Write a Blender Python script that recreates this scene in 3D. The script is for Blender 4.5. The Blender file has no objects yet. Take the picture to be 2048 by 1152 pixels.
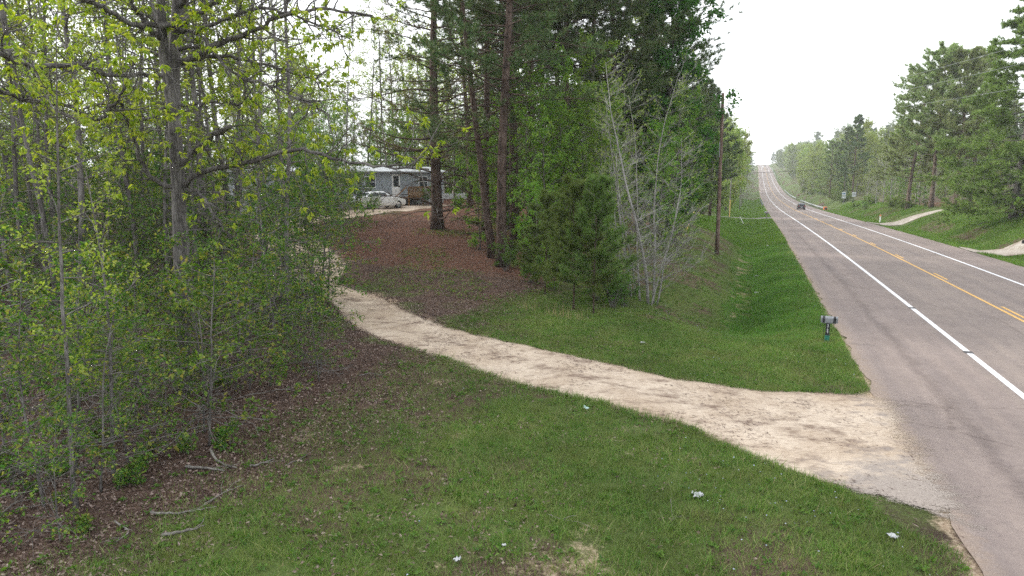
import bpy, math, random
import numpy as np
from math import radians, sin, cos, pi, atan, sqrt

# ------------------------------------------------------------------ camera, sky, sun, exposure
SC = bpy.context.scene
COL = SC.collection
PITCH, HCAM, F = radians(9.4), 5.4, 1365.0           # F: focal length in pixels of the 2048 px wide photograph
cam = bpy.data.cameras.new('camera')
cam.sensor_width = 36.0
cam.lens = 36.0 * F / 2048.0
cam.clip_start, cam.clip_end = 0.1, 6000
cam_ob = bpy.data.objects.new('camera', cam)
COL.objects.link(cam_ob)
cam_ob.location = (0, 0, HCAM)
cam_ob.rotation_euler = (pi / 2 - PITCH, 0, 0)
SC.camera = cam_ob

SUN_EL, SUN_AZ = radians(34), radians(-62)            # azimuth from +Y towards +X: the sun stands left, a little ahead
world = bpy.data.worlds.new('World')
SC.world = world
world.use_nodes = True
wn = world.node_tree
wn.nodes.clear()
sky = wn.nodes.new('ShaderNodeTexSky')
sky.sky_type = 'NISHITA'
sky.sun_disc = False
sky.sun_elevation = SUN_EL
sky.sun_rotation = SUN_AZ
sky.air_density, sky.dust_density, sky.ozone_density = 1.0, 4.0, 1.0
hs = wn.nodes.new('ShaderNodeHueSaturation')          # thin bright overcast: the sky has lost most of its blue
hs.inputs['Saturation'].default_value = 0.22
hs.inputs['Value'].default_value = 1.0
bg = wn.nodes.new('ShaderNodeBackground')
bg.inputs['Strength'].default_value = 0.15
wo = wn.nodes.new('ShaderNodeOutputWorld')
wn.links.new(sky.outputs[0], hs.inputs['Color'])
mxw = wn.nodes.new('ShaderNodeMix')
mxw.data_type = 'RGBA'
mxw.inputs[0].default_value = 0.8                       # the even white of the cloud layer over what sky colour is left
mxw.inputs[7].default_value = (9.3, 9.55, 9.9, 1)
wn.links.new(hs.outputs[0], mxw.inputs[6])
wn.links.new(mxw.outputs[2], bg.inputs[0])
wn.links.new(bg.outputs[0], wo.inputs[0])

sun = bpy.data.lights.new('sun', 'SUN')
sun.energy, sun.angle, sun.color = 2.1, radians(11), (1.0, 0.95, 0.86)
sun_ob = bpy.data.objects.new('sun', sun)
COL.objects.link(sun_ob)
sun_ob.location = (-30, 20, 60)
sun_ob.rotation_euler = (pi / 2 - SUN_EL, 0, pi - SUN_AZ)

SC.view_settings.view_transform = 'Standard'
SC.view_settings.look = 'None'
SC.view_settings.exposure = 0.68
SC.view_settings.gamma = 1
SC.view_settings.use_curve_mapping = False
SC.render.engine = 'CYCLES'
cy = SC.cycles
cy.max_bounces, cy.diffuse_bounces, cy.glossy_bounces = 6, 4, 2
cy.transmission_bounces, cy.volume_bounces, cy.transparent_max_bounces = 4, 1, 6
SC.render.filter_size = 1.05
cy.use_adaptive_sampling, cy.adaptive_threshold = True, 0.015
cy.use_denoising = False
cy.denoiser = 'OPENIMAGEDENOISE'
cy.denoising_input_passes = 'RGB_ALBEDO_NORMAL'
cy.sample_clamp_indirect = 4.0
cy.caustics_reflective = cy.caustics_refractive = False

# ------------------------------------------------------------------ helpers
rng = np.random.default_rng(7)


def tag(o, label=None, cat=None, group=None, kind=None):
    if label: o['label'] = label
    if cat: o['category'] = cat
    if group: o['group'] = group
    if kind: o['kind'] = kind
    return o


def empty(name, loc, rz=0.0, label=None, cat=None, group=None):
    o = bpy.data.objects.new(name, None)
    o.empty_display_size = 0.3
    COL.objects.link(o)
    o.location = loc
    o.rotation_euler = (0, 0, rz)
    return tag(o, label, cat, group)


def link(name, me, parent=None):
    o = bpy.data.objects.new(name, me)
    COL.objects.link(o)
    if parent: o.parent = parent
    return o


class MB:
    """collects vertex and face arrays; tris and quads, with a material slot each"""
    def __init__(self):
        self.v, self.f, self.n = [], [], 0

    def add(self, V, Fc, m=0):
        V = np.asarray(V, dtype=np.float32).reshape(-1, 3)
        Fc = np.asarray(Fc, dtype=np.int64)
        self.v.append(V)
        self.f.append((Fc + self.n, m))
        self.n += len(V)

    def box(self, c, d, m=0, rz=0.0, taper=1.0):
        x, y, z = d[0] / 2, d[1] / 2, d[2] / 2
        V = np.array([(-x, -y, -z), (x, -y, -z), (x, y, -z), (-x, y, -z), (-x * taper, -y * taper, z), (x * taper, -y * taper, z), (x * taper, y * taper, z), (-x * taper, y * taper, z)])
        if rz:
            R = np.array([(cos(rz), sin(rz), 0), (-sin(rz), cos(rz), 0), (0, 0, 1)])
            V = V @ R
        self.add(V + np.array(c), [(3, 2, 1, 0), (4, 5, 6, 7), (0, 1, 5, 4), (1, 2, 6, 5), (2, 3, 7, 6), (3, 0, 4, 7)], m)

    def tube(self, P, R, k=6, m=0, cap=True):
        P = np.asarray(P, dtype=np.float64)
        n = len(P)
        R = np.broadcast_to(np.asarray(R, dtype=np.float64), (n,))
        T = np.empty_like(P)
        T[1:-1] = P[2:] - P[:-2]
        T[0] = P[1] - P[0]
        T[-1] = P[-1] - P[-2]
        T /= np.linalg.norm(T, axis=1)[:, None] + 1e-9
        tot = P[-1] - P[0]
        a = np.abs(tot)
        ref = np.zeros(3)
        ref[int(np.argmin(a))] = 1.0
        A = np.cross(T, ref)
        A /= np.linalg.norm(A, axis=1)[:, None] + 1e-9
        B = np.cross(T, A)
        th = np.arange(k) * (2 * pi / k)
        V = P[:, None, :] + R[:, None, None] * (np.cos(th)[None, :, None] * A[:, None, :] + np.sin(th)[None, :, None] * B[:, None, :])
        i = np.arange(n - 1)[:, None] * k
        j = np.arange(k)[None, :]
        j2 = (j + 1) % k
        Q = np.stack([i + j, i + j2, i + k + j2, i + k + j], axis=-1).reshape(-1, 4)
        self.add(V.reshape(-1, 3), Q[:, ::-1], m)
        if cap and k > 3:
            top = (n - 1) * k + self.n - n * k
            base = self.n - n * k
            self.f.append((np.array([list(range(base, base + k))]), m)) if k in (4,) else None
            self.f.append((np.array([[top, top + q, top + q + 1] for q in range(1, k - 1)])[:, ::-1], m))
            self.f.append((np.array([[base, base + q, base + q + 1] for q in range(1, k - 1)]), m)) if k != 4 else None

    def mesh(self, name, mats, smooth=False):
        me = bpy.data.meshes.new(name)
        V = np.concatenate(self.v) if self.v else np.zeros((0, 3), np.float32)
        me.vertices.add(len(V))
        me.vertices.foreach_set('co', V.astype(np.float32).ravel())
        loops = np.concatenate([f.ravel() for f, m in self.f])
        tot = np.concatenate([np.full(len(f), f.shape[1]) for f, m in self.f])
        mi = np.concatenate([np.full(len(f), m) for f, m in self.f])
        me.loops.add(len(loops))
        me.loops.foreach_set('vertex_index', loops.astype(np.int32))
        me.polygons.add(len(tot))
        st_ = np.concatenate([[0], np.cumsum(tot)[:-1]])
        me.polygons.foreach_set('loop_start', st_.astype(np.int32))
        me.polygons.foreach_set('material_index', mi.astype(np.int32))
        me.polygons.foreach_set('use_smooth', np.full(len(tot), bool(smooth)))
        for m in (mats if isinstance(mats, (list, tuple)) else [mats]):
            me.materials.append(m)
        me.update(calc_edges=True)
        me.validate()
        return me

    def build(self, name, mats, parent=None, smooth=False):
        return link(name, self.mesh(name, mats, smooth), parent)


def attr(me, name, vals):
    a = me.attributes.new(name, 'FLOAT', 'POINT')
    a.data.foreach_set('value', np.asarray(vals, dtype=np.float32).ravel())


def sstep(a, b, x):
    q = np.clip((np.asarray(x, dtype=float) - a) / (b - a), 0, 1)
    return q * q * (3 - 2 * q)


def vnoise(X, Y, seed=0):
    """smooth value noise in 0..1"""
    X, Y = np.asarray(X, dtype=float), np.asarray(Y, dtype=float)
    xi, yi = np.floor(X).astype(np.int64), np.floor(Y).astype(np.int64)
    xf, yf = X - xi, Y - yi
    def h(a, b):
        q = (a * 374761393 + b * 668265263 + seed * 974634777) & 0xffffffff
        q = ((q ^ (q >> 13)) * 1274126177) & 0xffffffff
        return ((q ^ (q >> 16)) & 0xffff) / 65535.0
    u, v = xf * xf * (3 - 2 * xf), yf * yf * (3 - 2 * yf)
    return (h(xi, yi) * (1 - u) + h(xi + 1, yi) * u) * (1 - v) + (h(xi, yi + 1) * (1 - u) + h(xi + 1, yi + 1) * u) * v


def fbm(X, Y, seed=0, o=3):
    r, a, tot = 0, 1.0, 0
    for k in range(o):
        r = r + a * vnoise(X * 2 ** k, Y * 2 ** k, seed + k)
        tot += a
        a *= 0.5
    return r / tot


# ------------------------------------------------------------------ the lie of the land
RA = atan(0.3512)
E0, E1 = sin(RA), cos(RA)
N0, N1 = cos(RA), -sin(RA)
TL, TR = -7.15, 6.65                                   # pavement edges, measured from the centre line


def st(X, Y):
    dx = np.asarray(X, dtype=float) - 11.0
    Y = np.asarray(Y, dtype=float)
    return dx * E0 + Y * E1, dx * N0 + Y * N1


def xy(s, t):
    return 11.0 + np.asarray(s) * E0 + np.asarray(t) * N0, np.asarray(s) * E1 + np.asarray(t) * N1


_py = np.array([-400, -60, 0, 30, 57, 92, 123, 148, 189, 225, 278, 347, 406, 515, 590, 690, 800, 1000, 1080, 1200, 1500, 4000])
_pz = np.array([1, .3, 0, -.35, -.7, -1.5, -2.25, -2.9, -3.9, -4.5, -5.1, -5.4, -4.7, -1.6, 2.0, 7.5, 12.6, 20, 21, 19, 10, 5])
_ss = np.arange(-420, 4200, 2.0)
_zz = np.interp(_ss, _py / E1, _pz)
_k = np.ones(21) / 21
for _i in range(2):
    _zz = np.convolve(np.pad(_zz, 10, mode='edge'), _k, mode='valid')


def zr(s):
    return np.interp(s, _ss, _zz)


def ray(u, v):
    x, y = (u - 1024) / F, (576 - v) / F
    return np.array([x, cos(PITCH) + y * sin(PITCH), -sin(PITCH) + y * cos(PITCH)])


def W(u, v, Y):
    d = ray(u, v)
    return np.array([0, 0, HCAM]) + d * (Y / d[1])


# heights read off the photograph on the left of the road: pixel and distance
_lp = [W(u, v, Y) for u, v, Y in [
    (875, 457, 42), (870, 405, 66), (700, 415, 60), (540, 429, 53), (770, 411, 63), (680, 590, 29), (600, 505, 37),
    (560, 462, 45), (1180, 623, 26), (1000, 540, 33), (1290, 600, 29), (1434, 488, 50), (1375, 455, 58), (300, 560, 32),
    (150, 700, 20), (640, 430, 51), (100, 430, 66), (800, 500, 37), (1130, 470, 44), (1250, 470, 50), (1400, 430, 80)]]
_lp += [np.array(p, dtype=float) for p in [(-60, 120, 2.6), (-110, 60, 1.6), (0, 105, 2.0), (-40, 90, 2.4), (-100, 150, 3), (-60, 20, .2), (-120, 0, 0),
        (-20, 5, .05), (-8, 9, 0), (-3, 14, 0), (0, 10, 0), (2, 18, 0), (-6, 20, .08), (-14, 16, .1), (-12, 24, .3), (5, 22, 0.05), (-60, -40, .5), (0, -30, .3), (-5, 0, 0), (20, 140, -1.0), (-10, 160, 1.0), (18, 100, .4)]]
for _s in list(range(-40, 200, 12)):
    _x, _y = xy(_s, TL)
    _lp.append(np.array([_x, _y, zr(_s)]))
_lp = np.array(_lp)
_C = 3.0
_D = np.sqrt(((_lp[:, None, :2] - _lp[None, :, :2]) ** 2).sum(-1) + _C * _C)
_wl = np.linalg.solve(_D + 0.02 * np.eye(len(_lp)), _lp[:, 2])


def zleft(X, Y):
    sh = np.shape(X)
    X, Y = np.ravel(X), np.ravel(Y)
    out = np.zeros(len(X))
    for i in range(0, len(X), 20000):
        d = np.sqrt((X[i:i + 20000, None] - _lp[None, :, 0]) ** 2 + (Y[i:i + 20000, None] - _lp[None, :, 1]) ** 2 + _C * _C)
        out[i:i + 20000] = d @ _wl
    return np.clip(out, -6, 5).reshape(sh)


def Z(X, Y):
    X, Y = np.asarray(X, dtype=float), np.asarray(Y, dtype=float)
    s, t = st(X, Y)
    z0 = zr(s)
    d = np.clip(TL - t, 0, None)
    amp = sstep(19, 27, s) * (1 - .8 * sstep(108, 120, s) * (1 - sstep(128, 142, s)))
    ditch = np.interp(d, [0, .6, 1.6, 3.2, 4.0, 6.5, 9], [0, -.03, -.3, -1.05, -1.0, -.2, 0]) * amp
    zf = z0 + np.interp(d, [0, 8, 20, 60, 300], [0, -.2, 1.2, 3, 4])
    zl = zleft(X, Y)
    zl = zl + (zf - zl) * sstep(95, 150, s)
    left = z0 + (zl - z0) * sstep(.4, 8, d) + ditch + (fbm(X / 2.3, Y / 2.3, 3) - .5) * .22 * sstep(1, 5, d)
    e = np.clip(t - TR, 0, None)
    right = z0 + np.interp(e, [0, .8, 2, 3.5, 5.5, 8, 14, 30, 60, 300], [0, -.05, -.3, 0, 1.2, 2.2, 2.9, 4, 5, 6])
    right = right + sstep(12, 60, e) * 9 * sstep(220, 520, s) + (fbm(X / 3, Y / 3, 5) - .5) * .25 * sstep(1, 4, e)
    inside = z0 - 0.06
    z = np.where(t < TL + .35, left - .025, np.where(t > TR - .3, right - .025, inside))
    return z


def hit(u, v, far=260):
    """the ground point seen at a pixel of the photograph"""
    d = ray(u, v)
    Y = np.concatenate([np.arange(5, 60, .05), np.arange(60, far, .2)])
    X = d[0] / d[1] * Y
    zz = HCAM + d[2] / d[1] * Y
    g = Z(X, Y)
    k = np.argmax(zz <= g) if (zz <= g).any() else len(Y) - 1
    return np.array([X[k], Y[k], g[k]])


def at(u, Y):
    """a ground point at distance Y, in the column u of the photograph"""
    z = 0.0
    for _ in range(4):
        dc = Y * cos(PITCH) + (HCAM - z) * sin(PITCH)
        X = (u - 1024) / F * dc
        z = float(Z(X, Y))
    return np.array([X, Y, z])


# ------------------------------------------------------------------ materials
def newmat(name):
    m = bpy.data.materials.new(name)
    m.use_nodes = True
    nt = m.node_tree
    nt.nodes.clear()
    out = nt.nodes.new('ShaderNodeOutputMaterial')
    return m, nt, out


def nd(nt, typ, props=None, **inp):
    n = nt.nodes.new(typ)
    for k, v in (props or {}).items():
        setattr(n, k, v)
    for k, v in inp.items():
        key = k.replace('_', ' ')
        sock = n.inputs[int(k[1:])] if k[0] == 'i' and k[1:].isdigit() else n.inputs[key]
        if isinstance(v, bpy.types.NodeSocket):
            nt.links.new(v, sock)
        else:
            sock.default_value = v
    return n


def c4(c):
    return (c[0], c[1], c[2], 1.0)


def ramp(nt, fac, stops):
    r = nt.nodes.new('ShaderNodeValToRGB')
    cr = r.color_ramp
    while len(cr.elements) < len(stops):
        cr.elements.new(0.5)
    for e, (p, c) in zip(cr.elements, stops):
        e.position = p
        e.color = c4(c) if len(c) == 3 else c
    nt.links.new(fac, r.inputs[0])
    return r.outputs[0]


def mix(nt, fac, a, b, mode='MIX'):
    m = nt.nodes.new('ShaderNodeMix')
    m.data_type = 'RGBA'
    m.blend_type = mode
    for sock, v in ((m.inputs[0], fac), (m.inputs[6], a), (m.inputs[7], b)):
        if isinstance(v, bpy.types.NodeSocket):
            nt.links.new(v, sock)
        elif isinstance(v, (int, float)):
            sock.default_value = v
        else:
            sock.default_value = c4(v)
    return m.outputs[2]


def noise(nt, scale, detail=4, rough=.55, vec=None, out=0):
    n = nd(nt, 'ShaderNodeTexNoise', None, Scale=scale, Detail=detail, Roughness=rough)
    if vec is not None:
        nt.links.new(vec, n.inputs['Vector'])
    return n.outputs[out]


def math_(nt, op, a, b=0.0):
    m = nt.nodes.new('ShaderNodeMath')
    m.operation = op
    for s_, v in ((m.inputs[0], a), (m.inputs[1], b)):
        if isinstance(v, bpy.types.NodeSocket): nt.links.new(v, s_)
        else: s_.default_value = v
    return m.outputs[0]


def surface(nt, out, col, rough=.8, spec=.3, bump=None, strength=.3, dist=.02, metal=0.0):
    p = nd(nt, 'ShaderNodeBsdfPrincipled')
    if isinstance(col, bpy.types.NodeSocket): nt.links.new(col, p.inputs['Base Color'])
    else: p.inputs['Base Color'].default_value = c4(col)
    p.inputs['Roughness'].default_value = rough
    p.inputs['Specular IOR Level'].default_value = spec
    p.inputs['Metallic'].default_value = metal
    if bump is not None:
        b = nd(nt, 'ShaderNodeBump', None, Strength=strength, Distance=dist, Height=bump)
        nt.links.new(b.outputs[0], p.inputs['Normal'])
    nt.links.new(p.outputs[0], out.inputs[0])
    return p


def objco(nt):
    return nd(nt, 'ShaderNodeTexCoord').outputs['Object']


def plain(name, col, rough=.6, spec=.4, metal=0.0, var=.18, scale=9.0):
    """paint, metal or plastic with a little dirt and unevenness"""
    m, nt, out = newmat(name)
    co = objco(nt)
    n = noise(nt, scale, 5, .6, co)
    dark = tuple(max(0, x * (1 - 2 * var)) for x in col)
    lite = tuple(min(1, x * (1 + var)) for x in col)
    surface(nt, out, ramp(nt, n, [(.3, dark), (.5, col), (.75, lite)]), rough, spec, n, .1, .01, metal)
    return m


def leaf_mat(name, cols, trans=.35, objvar=.12, patch=None):
    """leaves: colour differs from leaf to leaf and from tree to tree; light comes through"""
    m, nt, out = newmat(name)
    g = nd(nt, 'ShaderNodeNewGeometry')
    base = ramp(nt, g.outputs['Random Per Island'], [(i / (len(cols) - 1), c) for i, c in enumerate(cols)])
    oi = nd(nt, 'ShaderNodeObjectInfo')
    v = math_(nt, 'ADD', math_(nt, 'MULTIPLY', oi.outputs['Random'], 2 * objvar), 1 - objvar)
    h = math_(nt, 'ADD', math_(nt, 'MULTIPLY', oi.outputs['Random'], .03), .485)
    if patch:                                           # drier and greener patches across a lawn
        co = objco(nt)
        base = mix(nt, ramp(nt, noise(nt, .9, 4, .65, co), [(.42, (0, 0, 0)), (.68, (.75, .75, .75))]), base, patch)
        base = mix(nt, 1.0, base, ramp(nt, noise(nt, .33, 3, .6, co), [(.35, (.72, .78, .7)), (.65, (1.22, 1.16, 1.15))]), 'MULTIPLY')
    hv = nd(nt, 'ShaderNodeHueSaturation', None, Hue=h, Saturation=1.0, Value=v, Color=base)
    p = nd(nt, 'ShaderNodeBsdfPrincipled', None, Roughness=.55, Base_Color=hv.outputs[0])
    p.inputs['Specular IOR Level'].default_value = .25
    tcol = nd(nt, 'ShaderNodeHueSaturation', None, Hue=.49, Saturation=1.1, Value=1.25, Color=hv.outputs[0])
    t = nd(nt, 'ShaderNodeBsdfTranslucent', None, Color=tcol.outputs[0])
    mx = nd(nt, 'ShaderNodeMixShader', None, i0=trans, i1=p.outputs[0], i2=t.outputs[0])
    nt.links.new(mx.outputs[0], out.inputs[0])
    return m


def bark_mat(name, a, b, c, scale=6.0, stretch=.18):
    m, nt, out = newmat(name)
    co = objco(nt)
    mp = nd(nt, 'ShaderNodeMapping', None, Vector=co)
    mp.inputs['Scale'].default_value = (1, 1, stretch)
    n1 = noise(nt, scale, 6, .65, mp.outputs[0])
    vo = nd(nt, 'ShaderNodeTexVoronoi', {'feature': 'DISTANCE_TO_EDGE'}, Scale=scale * 2.2, Vector=mp.outputs[0])
    n2 = noise(nt, 1.3, 3, .5, co)
    base = ramp(nt, n1, [(.3, a), (.52, b), (.72, c)])
    crack = ramp(nt, vo.outputs['Distance'], [(.0, (.35, .35, .35)), (.16, (1, 1, 1))])
    base = mix(nt, .8, base, crack, 'MULTIPLY')
    lich = ramp(nt, n2, [(.5, (0, 0, 0)), (.68, (1, 1, 1))])
    base = mix(nt, math_(nt, 'MULTIPLY', lich, .3), base, tuple(min(1, x * 1.5 + .03) for x in c))
    surface(nt, out, base, .9, .15, vo.outputs['Distance'], .7, .03)
    return m


M = {}
M['oak_bark'] = bark_mat('oak bark', (.06, .055, .052), (.125, .115, .11), (.21, .2, .19), 7)
M['grey_bark'] = bark_mat('grey bark', (.075, .069, .065), (.16, .148, .14), (.27, .255, .245), 8)
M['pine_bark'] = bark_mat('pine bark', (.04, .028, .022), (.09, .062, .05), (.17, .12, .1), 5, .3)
M['pale_bark'] = bark_mat('pale bark', (.17, .162, .15), (.31, .3, .285), (.44, .43, .41), 10, .5)
M['dead_wood'] = bark_mat('dead wood', (.11, .1, .09), (.2, .185, .17), (.34, .32, .3), 9, .3)
M['lit_bark'] = bark_mat('sunlit pine bark', (.07, .05, .04), (.15, .11, .085), (.26, .2, .16), 5, .3)  # lighter copy of the pine bark, sunlight put into its colour
M['oak_leaf'] = leaf_mat('young oak leaves', [(0.15, 0.237, 0.0199), (0.237, 0.324, 0.0274), (0.337, 0.399, 0.0437), (0.424, 0.449, 0.0749)], .42)
M['wood_leaf'] = leaf_mat('woodland leaves', [(0.128, 0.202, 0.0269), (0.194, 0.284, 0.0329), (0.269, 0.351, 0.0523), (0.329, 0.374, 0.0897)], .42)
M['under_leaf'] = leaf_mat('understorey leaves', [(0.0322, 0.0805, 0.0107), (0.0483, 0.123, 0.015), (0.0698, 0.166, 0.0215), (0.107, 0.215, 0.0301), (0.172, 0.258, 0.0376), (0.279, 0.258, 0.0537)], .38)
M['bright_leaf'] = leaf_mat('bright thicket leaves', [(0.077, 0.176, 0.0242), (0.121, 0.253, 0.033), (0.176, 0.319, 0.044), (0.242, 0.33, 0.055)], .4)
M['dark_leaf'] = leaf_mat('dense green leaves', [(0.0375, 0.106, 0.015), (0.0562, 0.15, 0.02), (0.0938, 0.2, 0.025)], .32)
M['bush_leaf'] = leaf_mat('bush leaves', [(0.0455, 0.117, 0.0182), (0.078, 0.169, 0.0234), (0.117, 0.221, 0.0286)], .35)
M['pine_needle'] = leaf_mat('pine needles', [(0.0411, 0.084, 0.0261), (0.0655, 0.127, 0.0373), (0.103, 0.165, 0.0524), (0.168, 0.159, 0.0655)], .18)
M['young_needle'] = leaf_mat('young pine needles', [(0.0462, 0.102, 0.0216), (0.0792, 0.144, 0.0288), (0.125, 0.198, 0.036), (0.145, 0.168, 0.048)], .22)
M['rust_needle'] = leaf_mat('rusty pine twigs', [(0.127, 0.0862, 0.046), (0.172, 0.121, 0.0575), (0.138, 0.138, 0.046), (0.103, 0.121, 0.0345)], .2)
M['sunlit_needle'] = leaf_mat('sunlit pine needles', [(0.165, 0.239, 0.087), (0.228, 0.307, 0.109), (0.289, 0.374, 0.138), (0.304, 0.314, 0.145)], .22)  # pines across the road: sunlight from the left put into the needle colour
M['blue_needle'] = leaf_mat('soft pine needles', [(0.114, 0.226, 0.0536), (0.171, 0.298, 0.0716), (0.253, 0.377, 0.0896)], .22)
M['pale_leaf'] = leaf_mat('pale spring leaves', [(0.184, 0.253, 0.0575), (0.241, 0.322, 0.069), (0.31, 0.38, 0.092)], .42, .18)
M['far_leaf'] = leaf_mat('far mixed leaves', [(0.103, 0.161, 0.0345), (0.149, 0.218, 0.046), (0.207, 0.265, 0.069)], .38, .2)
M['grass'] = leaf_mat('grass blades', [(0.0564, 0.139, 0.0218), (0.0848, 0.188, 0.0266), (0.119, 0.231, 0.0387), (0.17, 0.237, 0.0605), (0.304, 0.322, 0.145)], .35, 0, (.17, .19, .065))
M['lush_grass'] = leaf_mat('lush grass blades', [(0.0461, 0.163, 0.022), (0.0691, 0.213, 0.0244), (0.104, 0.256, 0.0365), (0.162, 0.271, 0.0548), (0.23, 0.285, 0.0972)], .35, 0, (.12, .2, .04))
M['dead_leaf'] = leaf_mat('fallen leaves', [(.045, .027, .022), (.085, .053, .042), (.13, .087, .07), (.19, .14, .115), (.33, .265, .23)], .1, 0)
M['dry_grass'] = leaf_mat('dry grass stalks', [(.3, .23, .12), (.42, .34, .2)], .3, 0)
M['flower'] = leaf_mat('pale wild flowers', [(.35, .4, .6), (.5, .52, .65), (.3, .32, .5)], .3, 0)


def ground_material():
    m, nt, out = newmat('ground')
    co = objco(nt)
    def A(n): return nd(nt, 'ShaderNodeAttribute', {'attribute_name': n}).outputs['Fac']
    nb, nm, nf = noise(nt, .35, 4, .6, co), noise(nt, 2.2, 5, .62, co), noise(nt, 14, 6, .7, co)
    nx = noise(nt, 46, 3, .7, co)
    litter = ramp(nt, nx, [(.3, (.028, .018, .014)), (.46, (.07, .045, .036)), (.58, (.125, .085, .068)), (.72, (.24, .185, .155))])
    litter = mix(nt, 1.0, litter, ramp(nt, nm, [(.35, (.7, .7, .7)), (.65, (1.2, 1.17, 1.12))]), 'MULTIPLY')
    straw = ramp(nt, math_(nt, 'ADD', math_(nt, 'MULTIPLY', nf, .45), math_(nt, 'MULTIPLY', nx, .55)), [(.34, (.05, .024, .017)), (.48, (.115, .055, .038)), (.57, (.17, .09, .062)), (.7, (.3, .2, .15))])
    grass = ramp(nt, math_(nt, 'ADD', math_(nt, 'MULTIPLY', nf, .6), math_(nt, 'MULTIPLY', nx, .4)), [(.3, (.04, .055, .018)), (.46, (.065, .1, .025)), (.58, (.1, .125, .04)), (.72, (.19, .155, .085))])
    dirt = ramp(nt, nf, [(.3, (.22, .15, .1)), (.5, (.36, .27, .19)), (.72, (.5, .42, .32))])
    col = mix(nt, ramp(nt, math_(nt, 'ADD', A('straw'), math_(nt, 'MULTIPLY', math_(nt, 'SUBTRACT', nm, .5), .8)), [(.35, (0, 0, 0)), (.65, (1, 1, 1))]), litter, straw)
    gm = math_(nt, 'ADD', A('grass'), math_(nt, 'ADD', math_(nt, 'MULTIPLY', math_(nt, 'SUBTRACT', nm, .5), 1.0), math_(nt, 'ADD', math_(nt, 'MULTIPLY', math_(nt, 'SUBTRACT', nf, .5), 1.1), math_(nt, 'MULTIPLY', math_(nt, 'SUBTRACT', nx, .5), 1.2))))
    col = mix(nt, ramp(nt, gm, [(.3, (0, 0, 0)), (.8, (1, 1, 1))]), col, grass)
    dm = math_(nt, 'ADD', A('sand'), math_(nt, 'ADD', math_(nt, 'MULTIPLY', math_(nt, 'SUBTRACT', nm, .5), .9), math_(nt, 'MULTIPLY', math_(nt, 'SUBTRACT', nf, .5), .7)))
    col = mix(nt, ramp(nt, dm, [(.48, (0, 0, 0)), (.75, (1, 1, 1))]), col, dirt)
    sparse = ramp(nt, math_(nt, 'ADD', nb, math_(nt, 'MULTIPLY', nf, .25)), [(.4, (.82, .82, .82)), (.75, (1.15, 1.15, 1.15))])
    col = mix(nt, 1.0, col, sparse, 'MULTIPLY')
    surface(nt, out, col, .95, .1, math_(nt, 'ADD', nf, math_(nt, 'MULTIPLY', nx, .6)), .8, .05)
    return m


def pavement_material(name, a, b, stain):
    """aggregate asphalt; the second colour comes in broad worn patches; UV-less, uses road coordinates kept as attributes"""
    m, nt, out = newmat(name)
    co = objco(nt)
    def A(n): return nd(nt, 'ShaderNodeAttribute', {'attribute_name': n}).outputs['Fac']
    t_, s_ = A('road_t'), A('road_s')
    n1, n2, n3 = noise(nt, .45, 5, .6, co), noise(nt, 5, 5, .65, co), noise(nt, 55, 3, .8, co)
    col = mix(nt, ramp(nt, n1, [(.35, (0, 0, 0)), (.65, (1, 1, 1))]), a, b)
    col = mix(nt, 1.0, col, ramp(nt, n3, [(.25, (.72, .72, .74)), (.5, (1, 1, 1)), (.78, (1.22, 1.18, 1.16))]), 'MULTIPLY')
    col = mix(nt, 1.0, col, ramp(nt, n2, [(.3, (.88, .87, .88)), (.7, (1.08, 1.08, 1.06))]), 'MULTIPLY')
    cv = nd(nt, 'ShaderNodeCombineXYZ', None, X=math_(nt, 'MULTIPLY', t_, 1.1), Y=math_(nt, 'MULTIPLY', s_, .06))
    ls = noise(nt, 1.6, 5, .6, cv.outputs[0])          # marks drawn out along the lane by traffic
    col = mix(nt, 1.0, col, ramp(nt, ls, [(.35, (.86, .86, .88)), (.65, (1.07, 1.06, 1.05))]), 'MULTIPLY')
    if stain:                                           # tyre-dark streak and crumbled outer edge of the shoulder
        w = math_(nt, 'ADD', t_, math_(nt, 'MULTIPLY', math_(nt, 'SUBTRACT', n1, .5), .6))
        st_ = math_(nt, 'ABSOLUTE', math_(nt, 'ADD', w, 5.55))
        band = ramp(nt, math_(nt, 'ADD', st_, math_(nt, 'MULTIPLY', math_(nt, 'SUBTRACT', n2, .5), .35)), [(.04, (.6, .58, .58)), (.24, (1, 1, 1))])
        col = mix(nt, .5, col, band, 'MULTIPLY')
        ed = ramp(nt, math_(nt, 'ADD', math_(nt, 'ADD', t_, 7.15), math_(nt, 'MULTIPLY', math_(nt, 'SUBTRACT', n2, .5), 1.1)), [(.05, (1, 1, 1)), (.4, (0, 0, 0))])
        col = mix(nt, math_(nt, 'MULTIPLY', ed, .8), col, ramp(nt, n3, [(.3, (.14, .1, .075)), (.55, (.28, .215, .17)), (.8, (.52, .47, .41))]))
    sc = nd(nt, 'ShaderNodeCombineXYZ', None, X=math_(nt, 'MULTIPLY', t_, .09), Y=math_(nt, 'MULTIPLY', s_, .17))
    vo = nd(nt, 'ShaderNodeTexVoronoi', {'feature': 'DISTANCE_TO_EDGE'}, Scale=.62, Vector=sc.outputs[0])
    wob = math_(nt, 'ADD', vo.outputs['Distance'], math_(nt, 'MULTIPLY', math_(nt, 'SUBTRACT', n2, .5), .012))
    col = mix(nt, .7, col, ramp(nt, wob, [(.0008, (.68, .66, .65)), (.0028, (1, 1, 1))]), 'MULTIPLY')   # cross cracks
    surface(nt, out, col, .85, .25, n3, .35, .01)
    return m


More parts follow.
